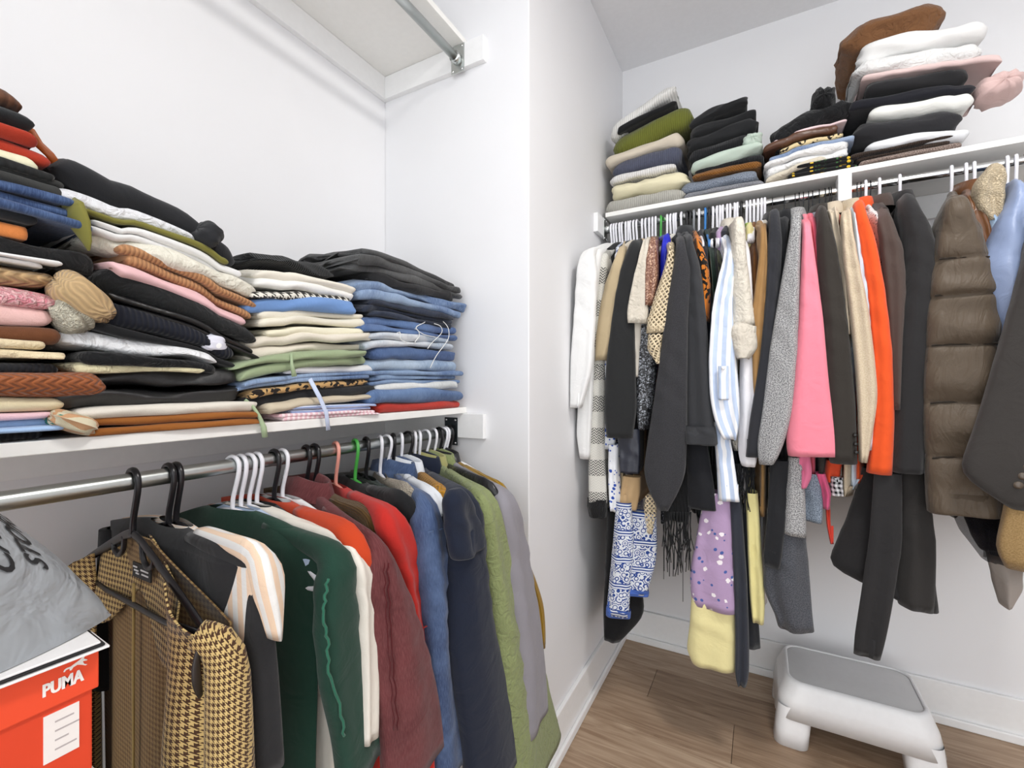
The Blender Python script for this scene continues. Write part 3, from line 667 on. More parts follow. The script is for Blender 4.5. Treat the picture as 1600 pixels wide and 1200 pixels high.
def traced(name, side, w_, rows, mat, parent, off, rw=.024, seed=0, fold=1.0, cap=True, seams=None, nfold=3, m=44, sh=None):
    tr = trace(side, w_, rows); wc0 = w_-rw*.6
    C = [(s, wc0, z, h, rw) for s, h, z in tr]
    if sh:                                   # sh = (body s at neck, neck top z): start inside the shoulder
        s0, zt = sh; s1, _, z1, h1, _ = C[0]
        for fr_, hh, rr in ((.80, .7, .75), (.58, .42, .5), (.36, .2, .3)):
            C.insert(0, (s0+(s1-s0)*fr_, wc0*fr_, zt-.004+(z1+.006-zt)*fr_**1.25, max(.014, h1*hh), max(.008, rw*rr)))
    elif cap:
        s1, w1, z1, h1, r1 = C[0]; C.insert(0, (s1, w1, z1+.012, h1*.55, r1*.4))
    C = np.array(C); d = np.concatenate([[0], np.cumsum(np.linalg.norm(np.diff(C[:, :3], axis=0), axis=1)+1e-4)])
    n = max(18, int(d[-1]*(170 if seams else 52))); q = np.linspace(0, d[-1], n); X = np.stack([np.interp(q, d, C[:, c]) for c in range(5)], 1)
    for _ in range(2):
        Y_ = X.copy(); Y_[1:-1] = (X[:-2]+2*X[1:-1]+X[2:])/4; X = Y_
    s, wc, z, h, rwv = X.T
    tw, tz = np.gradient(wc), np.gradient(z); L_ = np.hypot(tw, tz)+1e-9; nw, nz = -tz/L_, tw/L_     # normal in the (w, z) plane
    k = q/d[-1]; zrow = tr[0][2]
    if seams:
        zs = sorted([trace(side, w_, [(p, rows[0][1], rows[0][2])])[0][2] for p in seams], reverse=True)
        zs = [z[0]+.03]+zs+[z[-1]-.04]; bul = np.zeros(n)
        for a, b in zip(zs[:-1], zs[1:]):
            qq = (a-z)/(a-b); msk = (qq >= 0) & (qq <= 1); bul[msk] = np.sin(np.clip(qq[msk], 0, 1)*math.pi)**.35
        rwv = rwv*(.45+.7*bul); h = h*(.95+.06*bul)
        rwv = rwv*(1+.12*np.sin(z*60+seed))
    ph = np.linspace(0, 2*math.pi, m, endpoint=False); K, PH = np.meshgrid(k, ph, indexing='ij')
    cx, sx = sup(np.cos(PH), .75), sup(np.sin(PH), .75)
    wb, w2 = Wob(seed*3+1, 3, 11), Wob(seed*5+2, 14, 34)
    S_ = s[:, None]+h[:, None]*cx; D_ = rwv[:, None]*sx
    P = np.stack([S_, (wc[:, None]+D_)*.6, z[:, None]*.42+0*S_], -1)
    g = np.clip(K*2.4-.15*(sh is not None), .1, 1)
    rp = np.random.RandomState(seed+77); fo = 0
    for j in range(nfold): fo = fo+np.sin(cx*(2.2+j*1.9)+rp.uniform(0, 6.3)+K*rp.uniform(-2.5, 2.5))/(j+1.2)
    cre = np.sin(z[:, None]*rp.uniform(70, 110)+cx*rp.uniform(1.5, 3)+2*wb(P*1.5))*np.exp(-((K-rp.uniform(.35, .6))/.16)**2)   # elbow creases
    D_ = D_+fold*(.0055*fo*g+.004*wb(P)*g+.0016*w2(P)+.003*cre); S_ = S_+fold*(.003*wb(P+7)*g)*np.abs(cx)
    W_ = wc[:, None]+nw[:, None]*D_; Z_ = z[:, None]+nz[:, None]*D_
    Z_[-1:] += .004*fold*wb(P[-1:]*1.5)
    S_ = np.where(XL+W_ < XC+.01, np.minimum(S_, YB-.006), S_) if side == 'L' else np.maximum(S_, XC+.006)
    A3 = world(side, S_, W_, Z_)
    c = A3[-1].mean(axis=0); inn = c+(A3[-1]-c)*.9; inn[:, 2] = A3[-1][:, 2]+.002; inn2 = c+(A3[-1]-c)*.86; inn2[:, 2] = A3[-1][:, 2]+.05
    A3 = np.concatenate([A3, inn[None], inn2[None]], 0)
    return ringmesh(name, A3, mat, parent, cap0=cap, cap1=True, off=off)
def body(name, side, s0, sh_s, reach, zt, zs, hem, near, far, th, mat, parent, off, seed, fold=1.0, hemw=None, neck=.055):
    n, m = 34, 56
    q = np.concatenate([np.linspace(0, 1, 11)[:-1]*(zt-zs), (zt-zs)+np.linspace(0, 1, n-10)**1.0*(zs-hem)])
    k = np.clip((q-(zt-zs))/max(.01, zs-hem), 0, 1); u = np.clip(q/max(1e-3, zt-zs), 0, 1)
    hemw = hemw or near
    Wn = np.where(u < 1, neck+(reach-neck)*u**.8, 0); Wf = np.where(u < 1, neck+(far-neck)*u**.8, 0)
    low = k > 0
    Wn = np.where(u >= 1, reach+(near-reach)*np.clip(k*5, 0, 1)+(hemw-near)*k, Wn); Wf = np.where(u >= 1, far+(hemw-near)*k*.6, Wf)
    tv = np.where(u < 1, .010+.008*u, .018+(th-.018)*np.clip(k*4, 0, 1))
    ph = np.linspace(0, 2*math.pi, m, endpoint=False); K, PH = np.meshgrid(k, ph, indexing='ij')
    cw, sd = sup(np.cos(PH), .8), sup(np.sin(PH), .8)
    Wc, Wh = ((Wn-Wf)/2)[:, None], ((Wn+Wf)/2)[:, None]
    Wv = Wc+Wh*cw
    rp = np.random.RandomState(seed*9+4); fo = 0
    for j in range(4): fo = fo+np.sin(Wv*rp.uniform(16, 60)+rp.uniform(0, 6.3)+K*rp.uniform(-1, 1))/(1+.4*j)
    A = fold*.006*np.clip(K*1.6, 0, 1)
    S_ = s0+(sh_s-s0)*np.clip(Wv/max(.05, reach), -.7, 1.05)+tv[:, None]*sd*(1+.25*np.sin(Wv*40+seed))+A*fo
    Z_ = (zt-q)[:, None]+0*Wv; Z_ = Z_+.006*fold*np.sin(Wv*14+seed)*K
    P = np.stack([S_, Wv, Z_*.6], -1); wb = Wob(seed*7+3, 5, 18); S_ = S_+.003*fold*wb(P)*np.clip(u[:, None]*1.2-.2, 0, 1)
    S_ = np.minimum(S_, YB-.022) if side == 'L' else np.maximum(S_, XC+.022)
    A3 = world(side, S_, Wv, Z_)
    c = A3[-1].mean(axis=0); inn = A3[-1].copy(); inn[:, 2] += .03
    if side == 'L': inn[:, 1] = c[1]+(inn[:, 1]-c[1])*.7
    else: inn[:, 0] = c[0]+(inn[:, 0]-c[0])*.7
    A3 = np.concatenate([A3, inn[None]], 0)
    return ringmesh(name, A3, mat, parent, off=off)
def collar(side, s0, zt, mat, parent, off, hgt=.035, r=.062, kind='fold', th=.03):
    ph = np.linspace(0, 2*math.pi, 36, endpoint=False); rings = []
    prof = [(0, -.012), (-.002, .4*hgt), (.001, hgt), (.007, hgt*1.02), (.013, .35*hgt), (.017, -.2*hgt)] if kind == 'fold' else [(0, -.012), (0, .5*hgt), (-.002, hgt), (-.006, hgt), (-.008, .3*hgt)]
    for dr, dz in prof:
        W = (r+dr)*np.cos(ph); S_ = s0+(th*.6+dr*1.2)*np.sin(ph); Z_ = zt+dz+.012*np.cos(ph*2)*0-.012*np.abs(np.cos(ph))
        rings.append(world(side, S_, W, Z_))
    return ringmesh('collar', rings, mat, parent, off=off)
GC = 0
def hyaw(side, s, y_):
    lim = (YB-.03-s)/.22 if side == 'L' else (s-XC-.03)/.22
    return max(y_, -max(0, lim)) if side == 'L' else min(y_, max(0, lim))
def garment(side, name, short, label, mat, hook, hk, rows=None, reach=.25, hem=None, near=None, far=.21, th=.024, fold=1.0, col=None, rw=.024, smat=None, seams=None, extra=(), hemw=None, yaw=0, cat='hanging clothes', cuff=None, s=None, drop=None, noh=False, colmat=None, sname='sleeve', nob=False):
    """hook = pixel column of the hook stem on the rail; rows = traced near sleeve"""
    global GC
    GC += 1; seed = GC
    if s is None: s = onx(hook, 700, XL+.017)[0] if side == 'L' else ony(hook, 330, YRR-.017)[0]
    rodz = ZL if side == 'L' else ZR; zt = rodz-HZ+.004
    loc = (XL, s, zt) if side == 'L' else (s, YRR, zt)
    t = tag(empty(name, loc), label, kindof(short, name, label), 'clothes hanging on the left rail' if side == 'L' else 'clothes hanging on the right rail')
    off = loc
    kind, color = hk
    if rows:
        tr = trace(side, reach, rows); sh_s, sh_h, zs = tr[0]; zs = min(zs, zt-.035)
        zs = max(zs, zt-.2)
    else: sh_s, zs = s, zt-(drop or .07)
    if not noh: hanger(side, s, kind, color, f"{dict(wire='dark wire', wood='wooden').get(color, color)} {'tube ' if kind == 'tube' else ''}hanger holding the {short}", hyaw(side, s, math.atan2(sh_s-s, reach)*.95))
    if hem is None: hz = zs-.55
    else: hz = trace(side, (near or .2), [(hem, hook, hook+1)])[0][2]
    if side == 'L': hz = min(hz, .36+.05*math.sin(seed*2.3))
    nr = near if near is not None else max(.12, reach-2*rw-.01)
    if not nob: body('body', side, s, sh_s, reach-.012 if rows else .2, zt, zs+.008, min(hz, zs-.1), nr, far, min(th, .012) if side == 'R' else min(th, .018), mat, t, off, seed, fold*(.4 if side == 'R' else .7), hemw)
    if rows:
        traced(sname, side, reach, rows, smat or mat, t, off, rw, seed, fold, True, seams, sh=(s, zt))
        if cat != 'dress' and sname == 'sleeve' and not nob:   # the far sleeve
            L_ = zs-trace(side, reach, [rows[-1]])[0][2]
            n_, m_ = 16, 20; ph = np.linspace(0, 2*math.pi, m_, endpoint=False); k = np.linspace(0, 1, n_)
            S_ = s+(.018+.008*k)[:, None]*np.cos(ph)[None]; W_ = -(far-.02)+(-.012+.0*k)[:, None]+(.02+.006*np.clip(k*6, 0, 1))[:, None]*np.sin(ph)[None]
            Z_ = np.repeat((zs-.005-min(L_, .6)*k)[:, None], m_, 1)
            ringmesh('sleeve', world(side, S_, W_, Z_), smat or mat, t, cap0=True, cap1=True, off=off)
    if cuff and rows:
        py, h_ = cuff; r0 = [r for r in rows]; ys = [r[0] for r in r0]
        a = np.interp([py-h_, py], ys, [r[1] for r in r0]); b = np.interp([py-h_, py], ys, [r[2] for r in r0])
        g_ = 2
        traced('cuff', side, reach+.006, [(py-h_, a[0]-g_, b[0]+g_), (py-h_*.5, (a[0]+a[1])/2-g_-1, (b[0]+b[1])/2+g_+1), (py, a[1]-g_, b[1]+g_)], smat or mat, t, off, rw+.006, seed+200, .7, False)
    if col: collar(side, s, zt, colmat or mat, t, off, kind=col, hgt=.034 if col == 'fold' else .016)
    for e in extra:
        nm, rc, rws, mt = e[:4]; kw = e[4] if len(e) > 4 else {}
        traced(nm, side, rc, rws, mt, t, off, kw.get('rw', .02), seed+50+len(nm), kw.get('fold', 1.0), kw.get('cap', False), nfold=kw.get('nfold', 3))
    return t, off, s, zt
def buttons(side, parent, off, w_, pts, mat, r=.006):
    for (px, py) in pts:
        s_, z_ = onx(px, py, XL+w_) if side == 'L' else ony(px, py, YRR-w_)
        p = Vector(world(side, s_, w_, z_))-Vector(off); ax = Vector((1, 0, 0)) if side == 'L' else Vector((0, -1, 0))
        V, Fc = tubevf([p-ax*.004, p+ax*.002, p+ax*.003, p+ax*.002], [r, r, r*.75, r*.55], 14); mesh('button', V, Fc, mat, parent)
def fringe(side, parent, off, w_, px0, px1, py0, py1, n, mat, seed):
    r = random.Random(seed); L_ = []
    for i in range(n):
        px = px0+(px1-px0)*(i+r.random()*.6)/n; ww = w_+r.uniform(-.012, .012); pe = py1+r.uniform(-45, 18)
        pts = []
        for q in range(4):
            pp = px+r.uniform(-2, 2)*q; yy = py0+(pe-py0)*q/3
            s_, z_ = onx(pp, yy, XL+ww) if side == 'L' else ony(pp, yy, YRR-ww); pts.append(Vector(world(side, s_, ww, z_))-Vector(off))
        L_.append(tubevf(pts, .0015, 5))
    V, Fc = merge(*L_); return mesh('fringe', V, Fc, mat, parent)
WT, BL, FL, WD, WI = ('tube', 'white'), ('tube', 'black'), ('flat', 'black'), ('wood', 'wood'), ('wire', 'wire')

# ---- left rail, near to far
HOUND = f('D2B67A', 'hound', '4A3222', 1.45); HIN = f('A08356', 'hound', '6E5335', 1.45)
# houndstooth jacket hung wide open, its lining and collar facing the camera
s = onx(238, 700, XL+.017)[0]-.018; zt = ZL-HZ+.004; off = (XL, s, zt)
hj = tag(empty('open_jacket', off), 'tan and brown houndstooth jacket hung wide open beside the shoe box', 'jacket', 'clothes hanging on the left rail')
hanger('L', s, 'flat', 'black', 'black hanger holding the open houndstooth jacket', -.03)
def sheet(name, fn, nu, nv, mat, parent, th=.003):
    V, UV = [], []
    for sgn in (0, 1):
        for j in range(nv+1):
            for i in range(nu+1):
                u, v = i/nu, j/nv; p = Vector(fn(u, v)); p.y += sgn*th; V.append(p); UV.append((p.x, p.z))
    M = nu+1; N_ = M*(nv+1); Fc = []
    for j in range(nv):
        for i in range(nu):
            a = j*M+i; Fc.append((a, a+1, a+M+1, a+M)); b = a+N_; Fc.append((b, b+M, b+M+1, b+1))
    for j in range(nv):
        for i in (0, nu):
            a = j*M+i; Fc.append((a, a+M, a+M+N_, a+N_))
    for i in range(nu):
        for j in (0, nv):
            a = j*M+i; Fc.append((a, a+1, a+1+N_, a+N_))
    return mesh(name, V, Fc, mat, parent, UV)
def sl(w_): return -.092*(max(0, abs(w_)-.03)/.19)
YW = lambda w_, z: -.03*w_
sheet('back_panel', lambda u, v: ((u-.5)*.42, YW((u-.5)*.42, 0)+.022-.012*math.cos((u-.5)*5)+.006*math.sin(u*17+v*2)*v, sl((u-.5)*.42)-.012-v*.62), 40, 24, HIN, hj)
V, Fc = tubevf([(.0, .001, -.08), (-.004, .002, -.25), (-.006, .003, -.45), (-.002, .004, -.62)], .004, 8, .5); mesh('back_seam', V, Fc, f('B39A62'), hj)
for sg, wi, wo in ((1, .118, .232), (-1, .13, .222)):
    sheet('front_panel', lambda u, v: (sg*(wi+(wo-wi)*u+.01*math.sin(v*5)*(1-u)+.012*v*u), YW(sg*wi, 0)-.008-.022*math.sin(u*3.14)+.006*math.sin(v*9+u*4)+(.03*u**4), sl(sg*(wi+(wo-wi)*u))-.008-.012*u*u-v*.62), 16, 30, HOUND, hj)
    V, Fc = tubevf(smooth_path([(sg*.20, YW(sg*.2, 0)-.004, -.10), (sg*.226, .01, -.13), (sg*.233, .012, -.25), (sg*.235, .014, -.45), (sg*.236, .016, -.62)]), [.018, .02, .022, .024, .026, .027, .028, .029, .03, .03, .03, .03, .03], 16); mesh('sleeve', V, Fc, HOUND, hj, [(v.x+v.y, v.z) for v in V])
sheet('collar', lambda u, v: ((u-.5)*.27, YW((u-.5)*.27, 0)+.012-.012*v+.008*math.cos((u-.5)*6), -.012-.050*abs(u-.5)*2-v*(.098-.018*math.cos((u-.5)*9))), 30, 8, HOUND, hj)
lb = box('neck_label', .0, .055, .0055-.006, .0075-.006, -.068, -.046, paint('label_black', '141416', .6), hj)
for a, b, c in ((.004, .016, -.053), (.007, .02, -.058), (.012, .022, -.062), (.027, .05, -.055), (.03, .05, -.061)):
    box('woven_mark', a, b, .0045-.006, .0052-.006, c, c+.0022, paint('label_white', 'E8E8E8', .6), lb)
V, Fc = tubevf(smooth_path([(.214, -.012, -.105), (.218, -.02, -.125), (.219, -.02, -.15), (.216, -.014, -.172)]), [.004, .005, .006, .006, .007, .007, .007, .006, .005, .004], 10, .5); mesh('strap_tab', V, Fc, paint('strap', '2A2320', .5), hj)

GB = f('2A2A2C')
garment('L', 'tee_shirt', 'charcoal black tee', 'charcoal black tee right behind the open houndstooth jacket', GB, 272, FL, [(880, 390, 404), (910, 390, 416), (960, 392, 424), (1050, 396, 434), (1200, 400, 446)], reach=.235, hem=1190, th=.012, fold=.4)
garment('L', 'striped_shirt', 'peach-striped shirt', 'white shirt with pale peach stripes, short sleeve sticking out', f('EFEDEA', 'stripe', 'EBCFB4', 1.1), 284, FL, [(868, 402, 428), (890, 400, 453), (930, 410, 451), (970, 422, 447), (1000, 428, 442)], reach=.262, hem=1180, rw=.02, th=.014, fold=.6)
GN = f('1F3F33')
g, off_, s_, zt_ = garment('L', 'green_top', 'dark green top', 'dark green jersey top with raw serged raglan seams', GN, 372, WT, [(876, 520, 566), (900, 500, 572), (960, 503, 578), (1050, 510, 590), (1133, 532, 598), (1200, 540, 604)], reach=.262, hem=1195, th=.03, near=.2, fold=1.3)
def stitch(parent, off, w_, pts, col, r=.0022, side='L'):
    P = []
    for px, py in pts:
        sa, za = onx(px, py, XL+w_) if side == 'L' else ony(px, py, YRR-w_); P.append(Vector(world(side, sa, w_, za))-Vector(off))
    P = smooth_path(P, 6); P = [p+Vector((.0015*math.sin(i*2.1), .0015*math.cos(i*1.7), 0)) for i, p in enumerate(P)]
    V, Fc = tubevf(P, r, 6); mesh('seam', V, Fc, col, parent)
stitch(g, off_, .262+.009, [(512, 905), (508, 935), (505, 965), (512, 1000), (514, 1050), (530, 1100), (538, 1150)], f('2F6B55'))
garment('L', 'pale_blue_shirt', 'pale blue shirt', 'pale blue shirt peeking out below the dark green top', f('B9CBE4'), 385, WT, None, hem=1199, near=.17)
garment('L', 'ivory_top', 'ivory top', 'ivory long-sleeved top showing as a strip beside the green top', f('E7E1D6'), 398, WT, [(868, 545, 578), (900, 552, 586), (960, 556, 592), (1050, 560, 594), (1160, 560, 592)], reach=.262, hem=1150)
garment('L', 'black_camisole', 'black camisole', 'black camisole on a white hanger left of the orange top', BK, 410, WT, None, hem=1140, near=.16)
garment('L', 'orange_shirt', 'burnt orange top', 'burnt orange long-sleeved top on a black hanger', f('C5431F'), 437, FL, [(842, 545, 574), (860, 548, 580), (900, 552, 584), (1000, 556, 588), (1100, 560, 590)], reach=.255, hem=1120)
garment('L', 'white_blouse', 'plain white blouse', 'plain white blouse mostly hidden behind the burnt orange top', f('EDEDED'), 450, WT, None, hem=1100, near=.15)
MR = f('6E2226', 'denim', '7F2D30')
g, off_, s_, zt_ = garment('L', 'maroon_jacket', 'maroon denim jacket', 'maroon denim jacket with twin-needle sleeve seams', MR, 487, FL, [(862, 582, 606), (880, 582, 618), (950, 588, 642), (1050, 598, 668), (1133, 606, 684), (1200, 610, 692)], reach=.275, hem=1199, col='fold')
stitch(g, off_, .275+.012, [(606, 880), (608, 930), (612, 1000), (617, 1070), (622, 1140)], f('54171C'), .0016); stitch(g, off_, .275+.012, [(600, 880), (602, 930), (606, 1000), (611, 1070), (616, 1140)], f('54171C'), .0012)
garment('L', 'corduroy_jacket', 'olive brown corduroy jacket', 'olive brown corduroy jacket, short shoulder between orange and red tops', f('5D4420', 'rib', None, .9), 500, FL, [(815, 578, 606), (840, 580, 618), (880, 590, 617), (960, 596, 620)], reach=.22, hem=1080)
g, off_, s_, zt_ = garment('L', 'red_blouse', 'bright red blouse', 'bright red satin blouse on a pink hanger', f('BC2B24'), 533, ('tube', 'pink'), [(812, 600, 630), (850, 610, 657), (900, 632, 664), (1000, 648, 684), (1133, 664, 688), (1200, 668, 692)], reach=.262, hem=1190, th=.03)
stitch(g, off_, .272, [(657, 984), (668, 978), (682, 979)], f('8E1E1B'), .0014)
garment('L', 'black_velvet_dress', 'black velvet dress', 'black velvet dress on a green hanger', BK, 563, ('tube', 'green'), [(790, 628, 652), (830, 650, 668), (900, 662, 676), (1000, 672, 686)], reach=.25, hem=1150, far=.24)
garment('L', 'black_lace_top', 'black lace top', 'black lace top just in front of the boucle jacket', f('1E2422', 'sequin', '6E7B74'), 580, FL, [(800, 640, 660), (840, 655, 670), (900, 664, 675), (1000, 676, 684)], reach=.245, hem=1090)
garment('L', 'boucle_jacket', 'cream boucle jacket', 'cream boucle jacket just in front of the denim jacket', f('CFC4B2', 'boucle', '8F8476'), 602, WT, [(775, 636, 652), (815, 642, 662), (900, 664, 682), (1000, 676, 694)], reach=.225, hem=1080)
garment('L', 'grey_blouse', 'grey blouse', 'grey blouse squeezed between boucle and denim jackets', f('8E9296'), 612, WT, None, hem=1090, near=.14)
DJ = D('2C4A7C', '486A9E')
g, off_, s_, zt_ = garment('L', 'denim_jacket', 'blue denim jacket', 'dark blue denim jacket with stitched shoulder yoke', DJ, 622, FL, [(798, 660, 684), (830, 662, 694), (950, 674, 714), (1050, 682, 729), (1133, 688, 739), (1200, 692, 744)], reach=.285, hem=1195, col='fold', rw=.03)
stitch(g, off_, .285+.014, [(668, 832), (680, 829), (692, 826)], f('51688F'), .0014)
garment('L', 'white_denim_shirt', 'white denim shirt', 'white denim shirt with pointed collar behind the blue denim jacket', f('E4E8EE'), 634, WT, [(785, 672, 692), (830, 690, 704), (950, 712, 726), (1050, 727, 740), (1200, 735, 748)], reach=.27, hem=1190, col='fold')
garment('L', 'black_knit', 'black wool knit', 'black wool knit hidden between white shirt and cable cardigan', f('222326', 'rib'), 645, FL, None, hem=1100, near=.14)
garment('L', 'cable_cardigan', 'golden cable cardigan', 'golden yellow cable-knit cardigan in front of the navy coat', f('C08A2E', 'cable', None, .8), 655, WT, [(785, 690, 708), (820, 700, 718), (880, 704, 720), (1000, 715, 732)], reach=.275, hem=1090, rw=.03)
g, off_, s_, zt_ = garment('L', 'navy_coat', 'navy wool coat', 'navy wool coat with a wide cape collar', f('1B2233'), 662, WT, [(792, 712, 748), (820, 716, 758), (880, 722, 760), (1000, 726, 776), (1133, 746, 811), (1200, 752, 822)], reach=.325, hem=1199, col='fold', rw=.034, extra=[('cape', .345, [(775, 706, 732), (800, 708, 746), (830, 712, 758), (858, 716, 766), (868, 722, 764)], f('1B2233'), dict(rw=.02, cap=True))])
garment('L', 'khaki_shirt', 'khaki shirt', 'khaki shirt with small collar between navy coat and trench', f('A3A06A'), 672, WT, None, hem=1120, near=.16, col='fold')
garment('L', 'olive_trench', 'sage green trench', 'sage green trench coat with long crinkled sleeve', f('8A9464', 'crumple'), 685, WT, [(790, 752, 778), (830, 760, 790), (900, 770, 808), (1000, 784, 838), (1133, 802, 866), (1200, 808, 882)], reach=.335, hem=1199, col='fold', rw=.034, fold=1.2)
g, off_, s_, zt_ = garment('L', 'leather_jacket', 'black leather jacket', 'black leather jacket with a snap epaulette', f('1D1D20', 'leather'), 693, FL, [(770, 766, 784), (800, 774, 790), (850, 784, 800), (900, 790, 806), (1050, 800, 816)], reach=.315, hem=1080, col='fold', rw=.03)
garment('L', 'white_tank_top', 'white tank top', 'white tank top hidden behind the black leather jacket', f('EDEDEE'), 699, WT, None, hem=1050, near=.14)
garment('L', 'grey_sweatshirt', 'lilac grey sweatshirt', 'lilac grey sweatshirt between leather jacket and mustard cardigan', f('8F8C93'), 703, WT, [(782, 784, 806), (820, 790, 820), (880, 798, 830), (960, 806, 842), (1050, 816, 852), (1130, 822, 858)], reach=.345, hem=1100)
garment('L', 'mustard_cardigan', 'mustard cardigan', 'mustard ribbed cardigan, last on the rail beside the alcove wall', f('A98427', 'rib', None, .6), 708, FL, [(768, 784, 796), (800, 790, 806), (860, 804, 818), (910, 822, 836), (950, 834, 848), (990, 838, 851), (1006, 839, 850)], reach=.31, hem=1040, rw=.018)

# ---- right rail, left to right
NV = f('20242E')
garment('R', 'white_shirt', 'white shirt by the wall', 'white long-sleeved shirt nearest the pier wall', f('F3F3F2'), 958, WT, [(396, 905, 928), (420, 900, 934), (500, 896, 932), (580, 890, 928), (638, 888, 910)], reach=.36, hem=782, near=.27, rw=.02, th=.03)
garment('R', 'white_blouse', 'long white blouse', 'long white blouse with curved hem behind the wall-side shirt', f('EEEEED'), 962, WT, [(400, 915, 938), (480, 910, 930), (600, 904, 927), (680, 900, 924), (716, 906, 922)], reach=.31, hem=800, near=.24, rw=.02)
garment('R', 'herringbone_cardigan', 'herringbone cardigan', 'black and white herringbone block cardigan hanging near the pier wall', f('DCDAD2', 'blocks', '26262A'), 967, WT, [(405, 930, 948), (480, 926, 944), (600, 924, 944), (720, 918, 942), (785, 918, 946)], reach=.29, hem=800, near=.25, rw=.02, extra=[('hem_band', .292, [(780, 917, 947), (795, 917, 948), (810, 920, 947)], f('1D1D1E', 'rib', None, .6))])
garment('R', 'black_long_dress', 'long black dress', 'long black dress almost reaching the floor beside the pier wall', f('141416'), 971, WT, None, hem=1000, near=.2, cat='dress', extra=[('skirt', .25, [(800, 948, 985), (900, 945, 1000), (960, 942, 1006), (1003, 944, 968)], f('141416'), dict(rw=.03))])
garment('R', 'khaki_jacket', 'khaki jacket', 'khaki beige jacket with puffed half sleeve', f('C5B290'), 976, WT, [(398, 962, 978), (430, 946, 977), (480, 934, 972), (530, 928, 962), (562, 928, 946)], reach=.31, hem=760, rw=.024)
PAIS = f('E6EAF0', 'paisley', '26448C')
garment('R', 'blue_floral_blouse', 'blue floral blouse', 'white blouse with blue flowers, sleeve showing below khaki jacket', f('EDEFF4', 'floral', '2F4FA8', 1.2, '3C5CB4'), 980, WT, [(405, 972, 985), (500, 955, 972), (600, 938, 960), (660, 934, 962), (700, 938, 960)], reach=.27, hem=780, rw=.02, extra=[('hem', .285, [(695, 950, 966), (780, 952, 968), (800, 954, 966)], f('EDEFF4', 'floral', '2F4FA8', 1.2, '3C5CB4'))])
garment('R', 'blue_paisley_dress', 'blue paisley dress', 'white dress with blue paisley border tiers', PAIS, 984, WT, None, hem=930, near=.22, cat='dress', extra=[('tier', .29, [(785, 962, 985), (850, 957, 990), (920, 950, 984), (962, 946, 982)], PAIS), ('tier', .26, [(800, 975, 1024), (850, 975, 1026), (880, 975, 1024), (928, 972, 1010)], PAIS), ('border', .293, [(952, 946, 984), (964, 946, 983)], f('4767B5'), dict(rw=.021)), ('border', .264, [(920, 973, 1012), (930, 973, 1011)], f('4767B5'), dict(rw=.021))])
garment('R', 'black_jacket', 'black jacket', 'black jacket with navy satin lining below its sleeve', f('28292A'), 1002, WT, [(388, 980, 1000), (420, 968, 996), (480, 958, 988), (560, 948, 990), (640, 944, 992), (684, 948, 986)], reach=.325, hem=735, rw=.03, th=.03, extra=[('lining', .30, [(670, 960, 998), (705, 966, 1000), (740, 968, 998)], f('2B2E3A', 'satin'))])
garment('R', 'tan_slip', 'tan slip', 'tan slip dress hem showing under the black jacket', f('C4A57C'), 1008, WT, None, hem=790, near=.2, cat='dress', extra=[('hem', .27, [(745, 972, 1000), (775, 966, 996), (796, 962, 992)], f('C4A57C'))])
garment('R', 'cream_shirt', 'cream rolled-sleeve shirt', 'cream shirt with loosely rolled sleeve left of the crochet top', f('DDD5C6', 'crumple'), 1013, WT, [(384, 1003, 1013), (420, 992, 1012), (460, 984, 1012), (490, 979, 1013), (506, 982, 1012)], reach=.325, hem=600, rw=.024, extra=[('shirt_front', .29, [(495, 984, 1003), (540, 988, 1000), (590, 990, 997)], f('E3DCD0'))])
garment('R', 'sequin_dress', 'black sequin dress', 'black sequin dress between cream shirt and charcoal cardigan', f('17181B', 'sequin', 'C9CED8'), 1018, WT, [(400, 1012, 1024), (500, 1000, 1026), (560, 994, 1026), (640, 992, 1018), (672, 996, 1010)], reach=.28, hem=760, rw=.022, cat='dress')
garment('R', 'brown_sequin_top', 'brown glitter top', 'brown glitter top beside the crochet top', f('7B5040', 'sequin', 'E6C0A4'), 1023, WT, [(385, 1014, 1028), (410, 1006, 1030), (440, 1006, 1030), (478, 1008, 1022)], reach=.31, hem=640, rw=.022)
garment('R', 'royal_blue_blouse', 'royal blue satin blouse', 'royal blue satin blouse glimpsed above the crochet top', f('1A27C4', 'satin'), 1031, ('tube', 'green'), [(376, 1038, 1049), (395, 1032, 1049), (420, 1032, 1046), (480, 1032, 1046)], reach=.25, hem=620)
garment('R', 'crochet_top', 'cream crochet top', 'cream open crochet top with pointed sleeve', f('E5D3B1', 'lattice'), 1041, WT, [(394, 1044, 1054), (420, 1036, 1054), (470, 1018, 1051), (515, 1006, 1042), (520, 1008, 1040)], reach=.34, hem=610, rw=.018, near=.2, extra=[('panel', .335, [(522, 1012, 1036), (545, 1010, 1032), (568, 1026, 1032)], f('E5D3B1', 'lattice')), ('sleeve_tip', .27, [(775, 1008, 1022), (800, 1008, 1028), (832, 1013, 1022)], f('E5D3B1', 'lattice'))])
garment('R', 'black_print_top', 'black print top', 'black print top between crochet top and charcoal cardigan', f('1C1E26', 'floral', 'C8CCD8', 2.4), 1047, WT, None, hem=820, near=.18)
g, o2, _, _ = garment('R', 'charcoal_cardigan', 'charcoal draped cardigan', 'charcoal draped cardigan with a pointed fuzzy front', f('3A3A3D', 'tweed', '303033'), 1058, WI, [(384, 1056, 1070), (420, 1050, 1080), (500, 1036, 1073), (600, 1022, 1072), (680, 1010, 1072), (740, 1003, 1070), (770, 1012, 1058), (796, 1028, 1044)], reach=.345, hem=760, rw=.03, th=.03)
